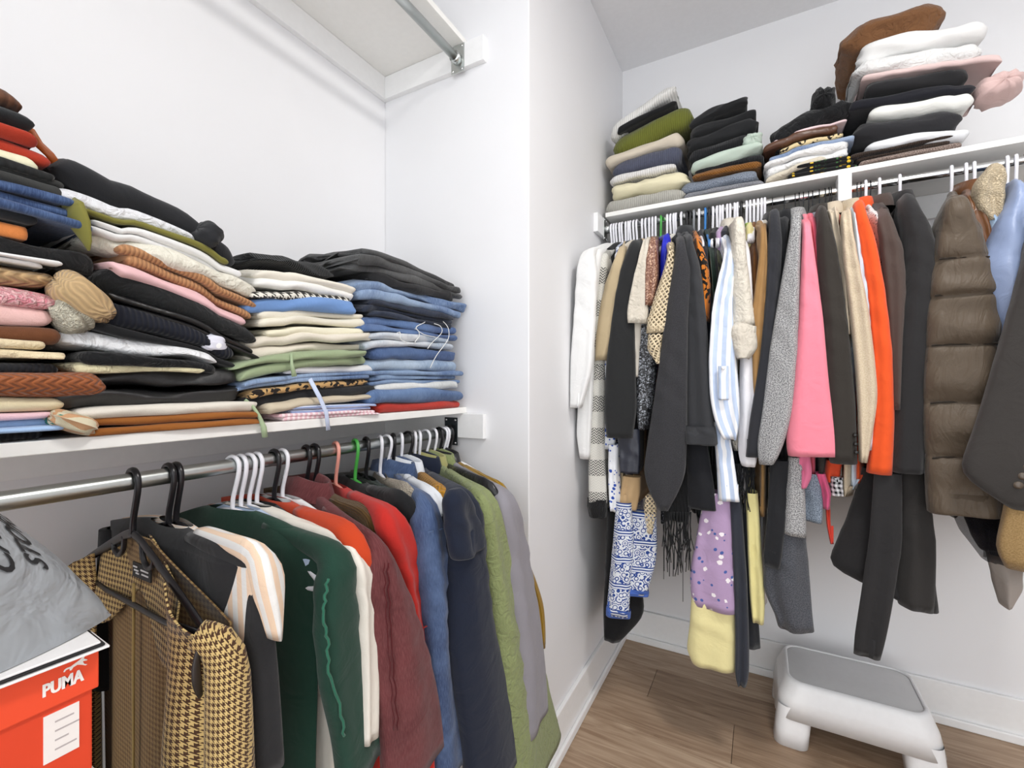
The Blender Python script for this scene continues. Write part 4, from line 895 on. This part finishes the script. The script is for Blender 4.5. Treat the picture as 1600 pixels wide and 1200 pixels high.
g, o2, _, _ = garment('R', 'fringed_shawl', 'black fringed shawl', 'black knitted shawl with long fringe below the charcoal cardigan', f('17181A', 'rib', None, .4), 1064, WT, None, hem=810, near=.22, extra=[('shawl_end', .27, [(700, 1040, 1082), (760, 1040, 1080), (815, 1046, 1076)], f('17181A', 'rib', None, .4))])
fringe('R', g, o2, .275, 1038, 1080, 800, 885, 46, f('17181A'), 4)
for px, hi in ((1037, 905), (1067, 940)):
    s_, z_ = ony(px, 820, YRR-.26); s2, z2 = ony(px, hi, YRR-.26)
    V, Fc = tubevf([Vector((s_, YRR-.26, z_))-Vector(o2), Vector((s2, YRR-.26, z2))-Vector(o2)], .0012, 5); mesh('loose_yarn', V, Fc, f('3A3A3C'), g)
BZ = f('333436')
garment('R', 'black_blazer', 'black blazer with turned cuff', 'black blazer with stitched cuff right of the charcoal cardigan', f('37383B'), 1070, WI, [(380, 1070, 1082), (410, 1068, 1092), (500, 1070, 1102), (600, 1071, 1110), (664, 1072, 1114), (694, 1073, 1118)], reach=.335, hem=790, rw=.03, col='fold', cuff=(694, 28), extra=[('front', .28, [(690, 1072, 1104), (760, 1074, 1118), (796, 1076, 1122)], f('1E1F23'))])
garment('R', 'tortoise_blouse', 'tortoiseshell blouse', 'orange and black tortoiseshell print blouse', f('D07A2A', 'leopard', '17120E', .5), 1083, ('tube', 'grey'), [(385, 1084, 1096), (410, 1090, 1106), (450, 1094, 1110), (505, 1100, 1108)], reach=.29, hem=620)
for i, (px, nm, mt, lab, hk) in enumerate([
    (1077, 'plain black top', f('1A1B1D'), 'plain black top pressed behind the tortoiseshell blouse', FL),
    (1091, 'navy top', NV, 'navy top with a thin white edge in the crowded middle of rail', WT),
    (1101, 'bottle green blouse', f('2C3A33', 'satin'), 'bottle green satin blouse on the only blue hanger', ('tube', 'blue')),
    (1107, 'black vest', f('1B1C1E'), 'black vest wedged right of the blue hanger', FL),
    (1113, 'camouflage shirt', f('4E5138', 'leopard', '23241E', .5), 'green camouflage print shirt among the middle hangers', WT)]):
    garment('R', 'hanging_top', nm, lab, mt, px, hk, [(400+i*4, px+6, px+15), (450, px+9, px+20), (560, px+10, px+22)], reach=.26, hem=800+(i*23) % 60, near=.19)
STR = f('C8D8F2', 'stripe', 'F4F5F8', .9)
g, o2, _, _ = garment('R', 'striped_shirt', 'blue striped shirt', 'light blue and white striped shirt with tabbed rolled sleeve', STR, 1124, WT, [(396, 1132, 1146), (430, 1122, 1148), (480, 1113, 1144), (560, 1108, 1150), (620, 1110, 1156), (660, 1118, 1157), (688, 1132, 1152)], reach=.335, hem=770, rw=.03, fold=1.5, extra=[('shirt_tail', .30, [(660, 1112, 1136), (720, 1118, 1146), (784, 1122, 1156)], STR), ('sleeve_tab', .365, [(572, 1122, 1138), (625, 1122, 1138)], STR, dict(rw=.006, fold=.3))])
buttons('R', g, o2, .372, [(1130, 575)], paint('shirt_button', 'F2F2F4', .3), .005)
garment('R', 'lavender_dress', 'lavender floral dress', 'lavender dress with small white and blue flowers and yellow hem', f('B79CC0', 'floral', 'F4EEF2', .9, '4A5FA0'), 1129, WT, None, hem=950, near=.2, cat='dress', extra=[('skirt', .27, [(770, 1100, 1140), (830, 1088, 1144), (900, 1076, 1148), (940, 1078, 1149), (952, 1082, 1150)], f('B79CC0', 'floral', 'F4EEF2', .9, '4A5FA0'), dict(rw=.03, fold=1.3)), ('yellow_hem', .268, [(935, 1080, 1148), (980, 1074, 1149), (1030, 1068, 1150), (1042, 1076, 1148)], f('EEE3A8'), dict(rw=.028, fold=1.4))])
garment('R', 'ecru_shirt', 'ecru roll-cuff shirt', 'ecru linen shirt with thick rolled cuff and raised collar', f('DFD8CA', 'crumple'), 1140, WT, [(350, 1144, 1166), (400, 1143, 1168), (460, 1142, 1175), (510, 1142, 1180)], reach=.335, hem=700, rw=.03, col='fold', cuff=(540, 30), extra=[('rolled_cuff', .345, [(508, 1141, 1178), (525, 1139, 1181), (545, 1144, 1182), (562, 1150, 1168)], f('D6CEC0', 'crumple'), dict(rw=.04, cap=True))])
garment('R', 'white_cotton_shirt', 'white cotton shirt', 'white cotton shirt with curved tail below the ecru roll-cuff shirt', f('F2F1F5'), 1147, WT, [(400, 1160, 1172), (500, 1160, 1178), (560, 1154, 1180), (650, 1152, 1186), (715, 1152, 1184), (731, 1158, 1180)], reach=.30, hem=770, rw=.024)
garment('R', 'navy_long_dress', 'long slate navy dress', 'very long slate navy dress hanging beside the lavender floral dress', f('2B2E38'), 1152, WT, None, hem=1000, near=.2, cat='dress', extra=[('sash', .27, [(770, 1140, 1158), (900, 1144, 1166), (1000, 1146, 1168), (1060, 1145, 1168), (1072, 1150, 1164)], f('33363F')), ('skirt', .23, [(790, 1150, 1174), (900, 1152, 1180), (1013, 1160, 1186)], f('25272C'))])
g, o2, _, _ = garment('R', 'black_fringed_dress', 'black fringed dress', 'black fringed dress below the blue striped shirt tail', f('17181B'), 1158, FL, None, hem=750, near=.2, cat='dress')
fringe('R', g, o2, .262, 1148, 1178, 725, 785, 40, f('17181B'), 6)
garment('R', 'lime_camisole', 'lime camisole', 'lime green camisole strap on a white hanger', f('A6C24C'), 1166, WT, [(420, 1172, 1178), (470, 1166, 1176), (560, 1168, 1178)], reach=.25, hem=700, near=.16)
garment('R', 'yellow_skirt_dress', 'pale yellow dress', 'pale yellow dress with gathered skirt right of the navy dress', f('E7DFA0'), 1172, WT, None, hem=900, near=.2, cat='dress', extra=[('skirt', .26, [(770, 1164, 1184), (860, 1168, 1190), (940, 1172, 1196), (975, 1176, 1194)], f('E9DF9E'), dict(rw=.03))])
garment('R', 'cognac_top', 'cognac brown top', 'cognac brown top on a white hanger beside the tan jumpsuit', f('7C512A'), 1178, WT, [(408, 1170, 1184), (440, 1168, 1186), (520, 1170, 1190)], reach=.27, hem=720, near=.18)
garment('R', 'tan_jumpsuit', 'tan jumpsuit', 'tan pleated jumpsuit with a flat waistband', f('A98456', 'stripe', '9B774B', .8), 1184, WT, [(362, 1188, 1198), (400, 1186, 1201), (470, 1178, 1199), (482, 1175, 1196), (600, 1176, 1200), (680, 1184, 1200)], reach=.315, hem=800, rw=.022, sname='front')
garment('R', 'white_slip', 'white slip', 'white slip dress hanging lowest between yellow dress and grey jacket', f('F1F1F3'), 1190, WT, None, hem=960, near=.19, cat='dress')
garment('R', 'slate_blazer', 'slate black blazer', 'slate black blazer just left of the grey tweed coat', f('303136'), 1207, WI, [(335, 1202, 1218), (380, 1199, 1222), (450, 1196, 1218), (560, 1186, 1212), (660, 1170, 1200), (714, 1164, 1190)], reach=.325, hem=740, rw=.026, col='fold')
garment('R', 'black_scarf_coat', 'black felt coat', 'black felt coat with a straight hanging belt end', f('232427'), 1226, WI, [(350, 1216, 1233), (400, 1213, 1232), (500, 1208, 1226), (620, 1202, 1224)], reach=.30, hem=880, rw=.024, col='fold', extra=[('belt_end', .30, [(720, 1204, 1234), (800, 1200, 1230), (878, 1193, 1221), (886, 1194, 1219)], f('232427'))])
TW = f('B9B9B9', 'tweed', '6E6E70')
garment('R', 'grey_tweed_coat', 'grey tweed coat', 'light grey tweed coat left of the pink blazer', TW, 1243, WD, [(345, 1236, 1252), (380, 1230, 1251), (450, 1218, 1249), (550, 1201, 1247), (640, 1190, 1240), (700, 1180, 1222), (726, 1184, 1208)], reach=.345, hem=830, rw=.03, col='fold', extra=[('coat_skirt', .30, [(715, 1232, 1256), (780, 1226, 1258), (836, 1224, 1259)], TW)])
garment('R', 'dark_grey_blazer', 'dark grey marled coat', 'dark grey marled coat whose pleated skirt hangs under the tweed', f('56585E', 'tweed', '3C3E44'), 1249, WI, None, hem=930, near=.2, extra=[('coat_skirt', .28, [(800, 1200, 1256), (860, 1196, 1260), (930, 1190, 1264), (965, 1206, 1266), (980, 1212, 1268)], f('5A5C62', 'tweed', '404248'), dict(rw=.03, fold=1.8, nfold=5))])
PK = f('F58C9E')
garment('R', 'pink_blazer', 'pink blazer', 'bubblegum pink blazer with wide sleeve', PK, 1256, WI, [(362, 1254, 1268), (400, 1252, 1274), (500, 1248, 1288), (600, 1242, 1298), (680, 1232, 1309), (700, 1230, 1311), (715, 1234, 1310)], reach=.35, hem=740, rw=.028, fold=.7, extra=[('blazer_tail', .30, [(708, 1246, 1266), (745, 1242, 1266), (762, 1246, 1258)], f('E2789A'))])
garment('R', 'hot_pink_blazer', 'hot pink blazer', 'deeper coral pink blazer tucked behind the bubblegum pink one', f('EA6A80'), 1264, WD, [(356, 1266, 1276), (390, 1270, 1282), (450, 1272, 1286), (560, 1276, 1290)], reach=.31, hem=780, rw=.024, extra=[('blazer_tail', .28, [(740, 1274, 1290), (770, 1282, 1298), (792, 1284, 1296)], f('DB5C86'))])
garment('R', 'grey_marl_top', 'blue-grey marled cardigan', 'blue-grey marled cardigan hem hanging below the pink blazer', f('8E99A6', 'tweed', '5F6A78'), 1270, WI, None, hem=800, near=.2, extra=[('hem', .27, [(740, 1256, 1284), (790, 1256, 1287), (815, 1258, 1285)], f('8E99A6', 'tweed', '5F6A78'))])
g, o2, _, _ = garment('R', 'charcoal_blazer', 'charcoal blazer', 'charcoal brown blazer between the pink and beige blazers', f('35312D'), 1281, WI, [(332, 1278, 1292), (370, 1276, 1306), (420, 1278, 1314), (520, 1288, 1328), (640, 1294, 1338), (722, 1298, 1341)], reach=.34, hem=770, rw=.03, col='fold')
buttons('R', g, o2, .347, [(1336, 680), (1337, 694), (1338, 707)], paint('dark_button', '161412', .3), .005)
garment('R', 'houndstooth_skirt', 'black-and-white check top', 'black and white checked top peeping under the charcoal blazer', f('ECECEE', 'check', '1C1C20', 3), 1290, WI, None, hem=750, near=.2, extra=[('hem', .27, [(745, 1298, 1318), (775, 1300, 1320)], f('ECECEE', 'check', '1C1C20', 3))])
garment('R', 'red_tie_top', 'red tie-waist top', 'red top with long dangling tie right of the pink blazers', f('C23B2C'), 1296, WI, None, hem=740, near=.19, extra=[('tie', .27, [(760, 1288, 1296), (820, 1290, 1297), (850, 1296, 1302)], f('C23B2C'), dict(rw=.003)), ('front', .26, [(720, 1292, 1318), (755, 1292, 1316)], f('D9502F'))])
garment('R', 'cream_blazer', 'cream blazer', 'narrow cream blazer collar right of the charcoal blazer', f('D8C9B2'), 1300, WI, [(332, 1298, 1308), (370, 1306, 1318), (420, 1312, 1322), (520, 1320, 1332)], reach=.315, hem=760, rw=.022, col='fold')
g, o2, _, _ = garment('R', 'beige_linen_blazer', 'beige linen blazer', 'beige linen blazer with slightly bent sleeve and dark buttons', f('CDBEA6', 'tweed', 'C2B197'), 1330, WT, [(345, 1314, 1330), (400, 1316, 1340), (480, 1326, 1356), (560, 1334, 1366), (620, 1338, 1371), (680, 1340, 1362), (722, 1342, 1354)], reach=.345, hem=770, rw=.028, col='fold')
garment('R', 'pale_blue_shirt', 'pale blue cotton shirt', 'pale blue cotton shirt between beige and orange blazers', f('D3E0EE'), 1341, WI, [(335, 1332, 1340), (400, 1338, 1350), (500, 1350, 1364), (600, 1360, 1374), (704, 1354, 1370)], reach=.325, hem=760, rw=.024)
garment('R', 'orange_blazer', 'orange blazer', 'vivid orange blazer right of the pale blue shirt', f('EC5A28'), 1347, WI, [(325, 1334, 1350), (370, 1342, 1368), (450, 1354, 1382), (550, 1362, 1394), (650, 1364, 1398), (740, 1354, 1394)], reach=.33, hem=750, rw=.028, col='fold', fold=.7)
garment('R', 'dotted_blouse', 'white dotted blouse', 'white and black dotted blouse glimpsed behind the orange blazer', f('F0EEEE', 'floral', '23232A', 2.2), 1354, WT, [(350, 1366, 1378), (400, 1374, 1384), (500, 1382, 1392)], reach=.28, hem=720)
garment('R', 'espresso_trousers', 'espresso dress', 'espresso dress on a pale wooden hanger by the orange blazer', f('3A302D'), 1361, WD, None, hem=750, near=.2, cat='dress')
garment('R', 'brown_blazer', 'mocha brown blazer', 'mocha brown blazer between the orange blazer and black wool coat', f('51443F'), 1376, WT, [(348, 1374, 1396), (380, 1378, 1412), (450, 1384, 1416), (560, 1390, 1410), (640, 1394, 1406)], reach=.33, hem=760, rw=.026, col='fold')
WC = f('2B2A2B')
garment('R', 'black_wool_coat', 'black wool coat', 'long black wool coat with flared skirt and hanging belt', WC, 1408, WT, [(318, 1406, 1434), (360, 1412, 1462), (420, 1416, 1470), (520, 1406, 1462), (620, 1400, 1456), (700, 1398, 1452), (742, 1396, 1450)], reach=.335, hem=930, rw=.034, col='fold', near=.2, hemw=.22, extra=[('coat_skirt', .27, [(735, 1350, 1440), (800, 1330, 1452), (880, 1300, 1462), (900, 1292, 1464), (948, 1404, 1470)], f('262526'), dict(rw=.04, fold=1.5)), ('belt', .325, [(740, 1366, 1410), (850, 1360, 1412), (950, 1346, 1396), (1000, 1338, 1386), (1028, 1336, 1378)], WC, dict(rw=.008, fold=.6)), ('coat_skirt', .30, [(740, 1410, 1448), (850, 1404, 1462), (940, 1398, 1462), (952, 1404, 1460)], f('2F2D2C'), dict(rw=.02))])
PF = f('564A3D', 'puffer')
pg, po, _, _ = garment('R', 'puffer_coat', 'brown puffer coat', 'chocolate brown quilted puffer coat with stitched channels', PF, 1490, WT, [(330, 1474, 1520), (370, 1466, 1540), (430, 1458, 1562), (480, 1452, 1572), (540, 1449, 1566), (630, 1446, 1560), (720, 1450, 1566), (780, 1452, 1570), (806, 1454, 1570)], reach=.365, hem=800, rw=.036, th=.05, seams=[405, 462, 540, 630, 716], fold=1.2, extra=[('hood', .335, [(308, 1484, 1502), (330, 1472, 1524), (362, 1464, 1540), (395, 1468, 1548)], PF, dict(rw=.06, cap=True, fold=2))])
for yy, a_, b_ in ((405, 1462, 1552), (462, 1455, 1568), (540, 1450, 1566), (630, 1448, 1560), (716, 1451, 1564)):
    stitch(pg, po, .365-.036*.6+.036*.5+.002, [(a_+6, yy), (a_*.7+b_*.3, yy-2), (a_*.3+b_*.7, yy-3), (b_-6, yy-4)], f('2A231C'), .0022, 'R')
garment('R', 'brown_leather_jacket', 'brown leather jacket', 'cognac brown leather jacket behind the puffer coat hood', f('6B4426', 'leather'), 1513, WT, [(318, 1508, 1530), (345, 1516, 1546), (380, 1532, 1552), (480, 1545, 1560)], reach=.325, hem=700, rw=.028, col='fold')
garment('R', 'sherpa_denim_jacket', 'denim jacket with sherpa collar', 'blue denim jacket with a fluffy cream sherpa collar', D('7BA4CF', 'A6C5E4'), 1526, WT, [(322, 1522, 1548), (340, 1530, 1572), (365, 1546, 1585), (440, 1560, 1590), (540, 1566, 1596)], reach=.335, hem=700, rw=.03, extra=[('sherpa_collar', .335, [(260, 1545, 1572), (275, 1530, 1582), (300, 1526, 1582), (326, 1532, 1578), (340, 1548, 1572)], f('D8C7A9', 'boucle', 'B8A688', .8), dict(rw=.04, cap=True, fold=1.4))])
garment('R', 'blue_satin_puffer', 'steel blue satin jacket', 'steel blue satin puffer jacket at the right frame edge', f('8C9CBE', 'satin'), 1578, WT, [(305, 1585, 1612), (350, 1562, 1625), (400, 1543, 1640), (440, 1548, 1650), (480, 1562, 1660), (600, 1590, 1680)], reach=.37, hem=760, rw=.045, fold=2.2, th=.04)
g, o2, _, _ = garment('R', 'charcoal_suit_jacket', 'charcoal suit jacket', 'charcoal brown suit jacket with cuff buttons at the right frame edge', f('393634'), 1592, WT, [(400, 1606, 1640), (460, 1590, 1660), (560, 1560, 1668), (660, 1530, 1676), (745, 1500, 1680), (770, 1530, 1684), (800, 1580, 1686)], reach=.44, hem=840, rw=.03, fold=.5)
buttons('R', g, o2, .448, [(1591, 758), (1598, 744), (1606, 730)], paint('horn_button', '54493E', .3), .008)
g, o2, _, _ = garment('R', 'tulle_dress', 'black tulle dress', 'black tulle dress with ruffled hem below the puffer coat', f('17161B'), 1606, WI, None, hem=800, near=.2, cat='dress', extra=[('ruffle', .30, [(790, 1486, 1575), (830, 1496, 1575), (860, 1520, 1578), (886, 1540, 1584)], f('1A1922', 'tulle'), dict(rw=.03, fold=2, nfold=6)), ('underskirt', .28, [(790, 1500, 1570), (840, 1520, 1575), (862, 1535, 1572)], f('0F0F12'))])
garment('R', 'camel_wool_coat', 'camel wool coat', 'camel wool coat sleeve at the lower right frame edge', f('9A7F57', 'tweed', '8A7048'), 1618, WT, [(500, 1610, 1650), (640, 1592, 1650), (790, 1576, 1650), (850, 1562, 1650), (872, 1556, 1650), (890, 1575, 1650)], reach=.43, hem=880, rw=.026)
garment('R', 'grey_curled_coat', 'taupe dress', 'taupe dress with curled hem under the camel wool coat', f('A79E98'), 1630, WI, None, hem=900, near=.2, cat='dress', extra=[('hem', .28, [(870, 1545, 1600), (920, 1556, 1600), (950, 1566, 1582)], f('9F968F'))])
# remaining hooks that only show their tops at the packed left end of the rail
for i, px in enumerate((954, 989, 994, 1052, 1055.5, 1073, 1120, 1136, 1195)):
    c = ['EDEDEB', '20242A', 'D8CFC0', '1D1E20', 'E8E4DC', '2C2E33', '1A1C20', '2A2C36', 'C9C3B8'][i]
    d_ = ['soft white', 'ink black', 'oatmeal', 'jet black', 'chalk white', 'graphite', 'coal black', 'midnight', 'stone'][i]
    nb = ['nearest the pier wall', 'between khaki jacket and black jacket', 'left of the cream rolled-sleeve shirt', 'right of the crochet top', 'left of the charcoal cardigan', 'behind the black blazer', 'left of the blue striped shirt', 'behind the ecru roll-cuff shirt', 'right of the tan jumpsuit'][i]
    garment('R', 'thin_top', f'{d_} thin top', f'{d_} thin top almost hidden, {nb}', f(c), px, WT if i != 5 else FL, None, hem=700+13*i, near=.17, th=.008, fold=.6)

# ------------------------------------------------------------------ shoe boxes, bag and folder at the left frame edge
OR = paint('orange_card', 'F0502D', .45); ORD = paint('orange_card_deep', 'E04524', .5)
WHT = paint('print_white', 'F6F2EE', .6)
FX = -.60                                            # face of the boxes
ye, zt1 = onx(155, 1005, FX)
def shoebox(label, x1, y0, y1, z0, z1, m, md):
    t = tag(empty('shoe_box', (x1, y1, z0)), label, 'shoe box', 'shoe boxes at the left frame edge')
    box('box_body', -.2, 0, y0-y1, 0, 0, z1-z0-.03, md, t, .0015)
    box('lid', -.204, .004, y0-y1-.004, .004, z1-z0-.045, z1-z0, m, t, .0015)
    return t
zb = zt1-.128
sb = shoebox('orange shoe box with white leaping cat logo under the grey bag', FX-.004, ye-.34, ye-.004, zb, zt1, OR, ORD)
cols = [('C9C4BC', 'B9B4AC', 'grey'), ('2A2A2C', '202022', 'black'), ('E9E7E2', 'D9D7D2', 'white'), ('B98B5C', 'A97B4C', 'kraft brown'), ('3B4C6B', '2F3F5C', 'navy')]
z1 = zb; hh = (zb-.0)/5-.0006
pos_ = ['first below the orange one', 'second below the orange one', 'third below the orange one', 'fourth below the orange one', 'lowest, standing on the floor']
for i, (a, b, n_) in enumerate(cols):
    shoebox(f'{n_} shoe box in the stack, {pos_[i]}', FX-.006, ye-.335, ye-.006, z1-hh-.0003, z1-.0004, paint('card_'+n_.split()[0], a, .6), paint('cardb_'+n_.split()[0], b, .6)); z1 -= hh+.0006
def text_mesh(txt, size):
    c = bpy.data.curves.new('txt', 'FONT'); c.body = txt; c.size = size; c.resolution_u = 3; c.extrude = 0; c.offset = .022*size if txt != 'PUMA' else .028*size
    o = bpy.data.objects.new('txt', c); COL.objects.link(o); dg = bpy.context.evaluated_depsgraph_get(); dg.update()
    me = bpy.data.meshes.new_from_object(o.evaluated_get(dg)); bpy.data.objects.remove(o); bpy.data.curves.remove(c)
    V = np.array([v.co[:] for v in me.vertices]); Fc = [tuple(p.vertices) for p in me.polygons]; bpy.data.meshes.remove(me)
    return V, Fc
lidface = .0046
# word on the lid
pa, pz0 = onx(66, 1083, FX); pb, pz1 = onx(130, 1052, FX); pt = onx(98, 1048, FX)[1]
V, Fc = text_mesh('PUMA', 1.0); V[:, 0] = (V[:, 0]-V[:, 0].min())/np.ptp(V[:, 0]); V[:, 1] = (V[:, 1]-V[:, 1].min())/np.ptp(V[:, 1])
zc_ = zt1-.031
q = [(lidface, pa+x*(pb-pa)-ye+.004, zc_+y_*.0125-zb) for x, y_ in V[:, :2]]
for dz in (0, .0006): 
    mesh('lid_lettering', [(a+dz*.2, b+dz, c) for a, b, c in q], Fc, WHT, [c for c in sb.children if c.name.startswith('lid')][0], smooth=False)
lid_o = [c for c in sb.children if c.name.startswith('lid')][0]
cat = [(0, .35), (.1, .42), (.25, .40), (.45, .52), (.62, .62), (.8, .78), (.93, 1.0), (.97, .98), (.86, .74), (.82, .6), (.98, .42), (.96, .36), (.78, .42), (.84, .18), (.98, .05), (.9, .02), (.72, .2), (.55, .32), (.38, .26), (.3, .1), (.22, .12), (.22, .28), (.08, .27), (.02, .16), (-.04, .2)]
c0, c1 = onx(100, 1040, FX)[0], onx(137, 1028, FX)[0]
mesh('lid_emblem', [(lidface, c0+x*(c1-c0)-ye+.004, zc_+.0125+.0015+y_*.013-zb) for x, y_ in cat], [tuple(range(len(cat)))], WHT, lid_o, smooth=False)
sy0, sy1 = onx(70, 1110, FX)[0], onx(126, 1110, FX)[0]
st = box('size_sticker', -.001, .0008, sy0-ye+.004, sy1-ye+.004, .03, .076, paint('sticker', 'F3EDE9', .5), sb)
for i in range(4): box('sticker_line', .0008, .0011, sy0-ye+.012, sy0-ye+.012+[.014, .018, .01, .016][i], .066-i*.009, .0675-i*.009, paint('sticker_ink', 'B9B0B0', .6), st)
# folder on the lid
fo = tag(empty('paper_folder', (FX-.1, ye-.12, zt1)), 'white paper folder with a black edge between orange box and grey bag', 'folder')
fo.rotation_euler = (0, 0, -.05)
for i, (m_, a) in enumerate(((paint('paper', 'F1EFEE', .6), 0), (paint('paper_edge', '17181A', .4), .003), (paint('paper', 'F1EFEE', .6), .0055))):
    box(['back_sheet', 'black_edge', 'cover'][i], -.12, .112-.002*i, -.22, .128-.003*i, a, a+.0022, m_, fo, .0006)
# grey mailing bag
GBAG = NT('grey_poly'); GBAG.b.inputs['Base Color'].default_value = lin('989CA0'); GBAG.b.inputs['Roughness'].default_value = .3
tc = GBAG.n('ShaderNodeTexCoord'); nz = GBAG.n('ShaderNodeTexNoise', i_Vector=tc.outputs['Object'], i_Scale=18.0, i_Detail=3.0, i_Distortion=1.2)
bp = GBAG.n('ShaderNodeBump', i_Strength=.8, i_Distance=.012, i_Height=nz.outputs[0]); GBAG.l(bp.outputs[0], GBAG.b.inputs['Normal'])
bz = zt1+.0085
bag = tag(empty('plastic_bag', (FX-.1, ye-.14, bz)), 'grey plastic shopping bag with black capital letters on the orange box', 'bag')
wbag = Wob(91, 8, 26); wbag2 = Wob(92, 30, 60)
def bagp(u, v, lift=0):       # u across (y), v from the front edge up and over (x, z)
    ang = v*math.pi*.98; e = np.clip(1-np.abs(u)**2.0, 0, 1)**.8
    hx, hz = .108, .228
    x = hx*sup(np.cos(ang), .75)*(.55+.45*e); z = hz*sup(np.sin(ang), .62)*e*(.90-.25*u)
    yy = .165*u
    P = np.stack([x, yy, z], -1); n = np.stack([np.cos(ang)*e+.001, .35*u+0*ang, np.sin(ang)*e+.05], -1); n /= np.linalg.norm(n, axis=-1)[..., None]
    return P+n*((.0042*wbag(P)+.0010*wbag2(P))*np.clip(z/.02, 0, 1)+lift)[..., None]
uu, vv = np.meshgrid(np.linspace(-1, 1, 44), np.linspace(0, 1, 40), indexing='ij')
G = bagp(uu, vv); Fl = G.copy(); Fl[..., 2] = np.minimum(Fl[..., 2], .0005)
ringmesh('bag_film', np.concatenate([G, Fl[:, ::-1][:, 1:-1]], axis=1), GBAG.m, bag, cap0=True, cap1=True)
BT = (.66, .19, .082)
def bag_text(txt, u0, v0, size, du):
    V, Fc = text_mesh(txt, size)
    bm = bmesh.new(); vs = [bm.verts.new(v) for v in V]
    for q_ in Fc:
        try: bm.faces.new([vs[i] for i in q_])
        except ValueError: pass
    bmesh.ops.triangulate(bm, faces=bm.faces[:]); bmesh.ops.subdivide_edges(bm, edges=bm.edges[:], cuts=2)
    V = np.array([v.co[:] for v in bm.verts]); bm.verts.index_update(); Fc = [tuple(v.index for v in f_.verts) for f_ in bm.faces]; bm.free()
    P = bagp(u0+V[:, 1]*-du-.45*V[:, 0], v0+V[:, 0], .0014)
    mesh('printed_letters', P, Fc, paint('print_black', '1A1A1C', .5), bag, smooth=True)
bag_text('STORE', BT[0], BT[1], BT[2], 1.7)
bag_text('CANADA', BT[0]-.15, BT[1]-.05, BT[2], 1.7)

# ------------------------------------------------------------------ white step stool
sh = .205; hx, hy = .222, .158
stool = tag(empty('step_stool', (.262, 1.918, 0)), 'white plastic step stool with glossy grey top against the right wall', 'stool')
PLW = paint('white_plastic', 'F4F4F5', .22); PLG = paint('grey_plastic', 'DADADB', .2)
def rrect(ax, ay, r, z, n=8):
    P = []
    for cx, cy, a0 in ((1, 1, 0), (-1, 1, 90), (-1, -1, 180), (1, -1, 270)):
        for k in range(n+1):
            a = math.radians(a0+90*k/n); P.append((cx*(ax-r)+r*math.cos(a), cy*(ay-r)+r*math.sin(a), z))
    return P
px_, py_ = .178, .118                        # half size of the grey panel
rg = [rrect(hx-.045, hy-.045, .05, .13), rrect(hx-.004, hy-.004, .05, .092), rrect(hx, hy, .055, .09), rrect(hx-.012, hy-.012, .05, .15), rrect(px_+.016, py_+.018, .05, sh-.016), rrect(px_+.012, py_+.013, .048, sh-.005), rrect(px_+.005, py_+.005, .045, sh), rrect(px_, py_, .042, sh-.001), rrect(px_-.001, py_-.001, .042, sh-.004)]
ringmesh('shell', rg, PLW, stool)
ringmesh('top_panel', [rrect(px_, py_, .042, sh-.012), rrect(px_, py_, .042, sh-.005), rrect(px_-.004, py_-.004, .04, sh-.0035), rrect(px_*.4, py_*.4, .03, sh-.0035)], PLG, stool, cap1=True)
for a in (1, -1):
    for b in (1, -1):
        P = [[(a*(hx-.058+.012*(.115-zz)/.115)+x, b*(hy-.053+.012*(.115-zz)/.115)+y_, zz) for x, y_, _ in rrect(.05, .045, .03, 0)] for zz in (.0005, .05, .125)]
        ringmesh('leg', P, PLW, stool, cap0=True)
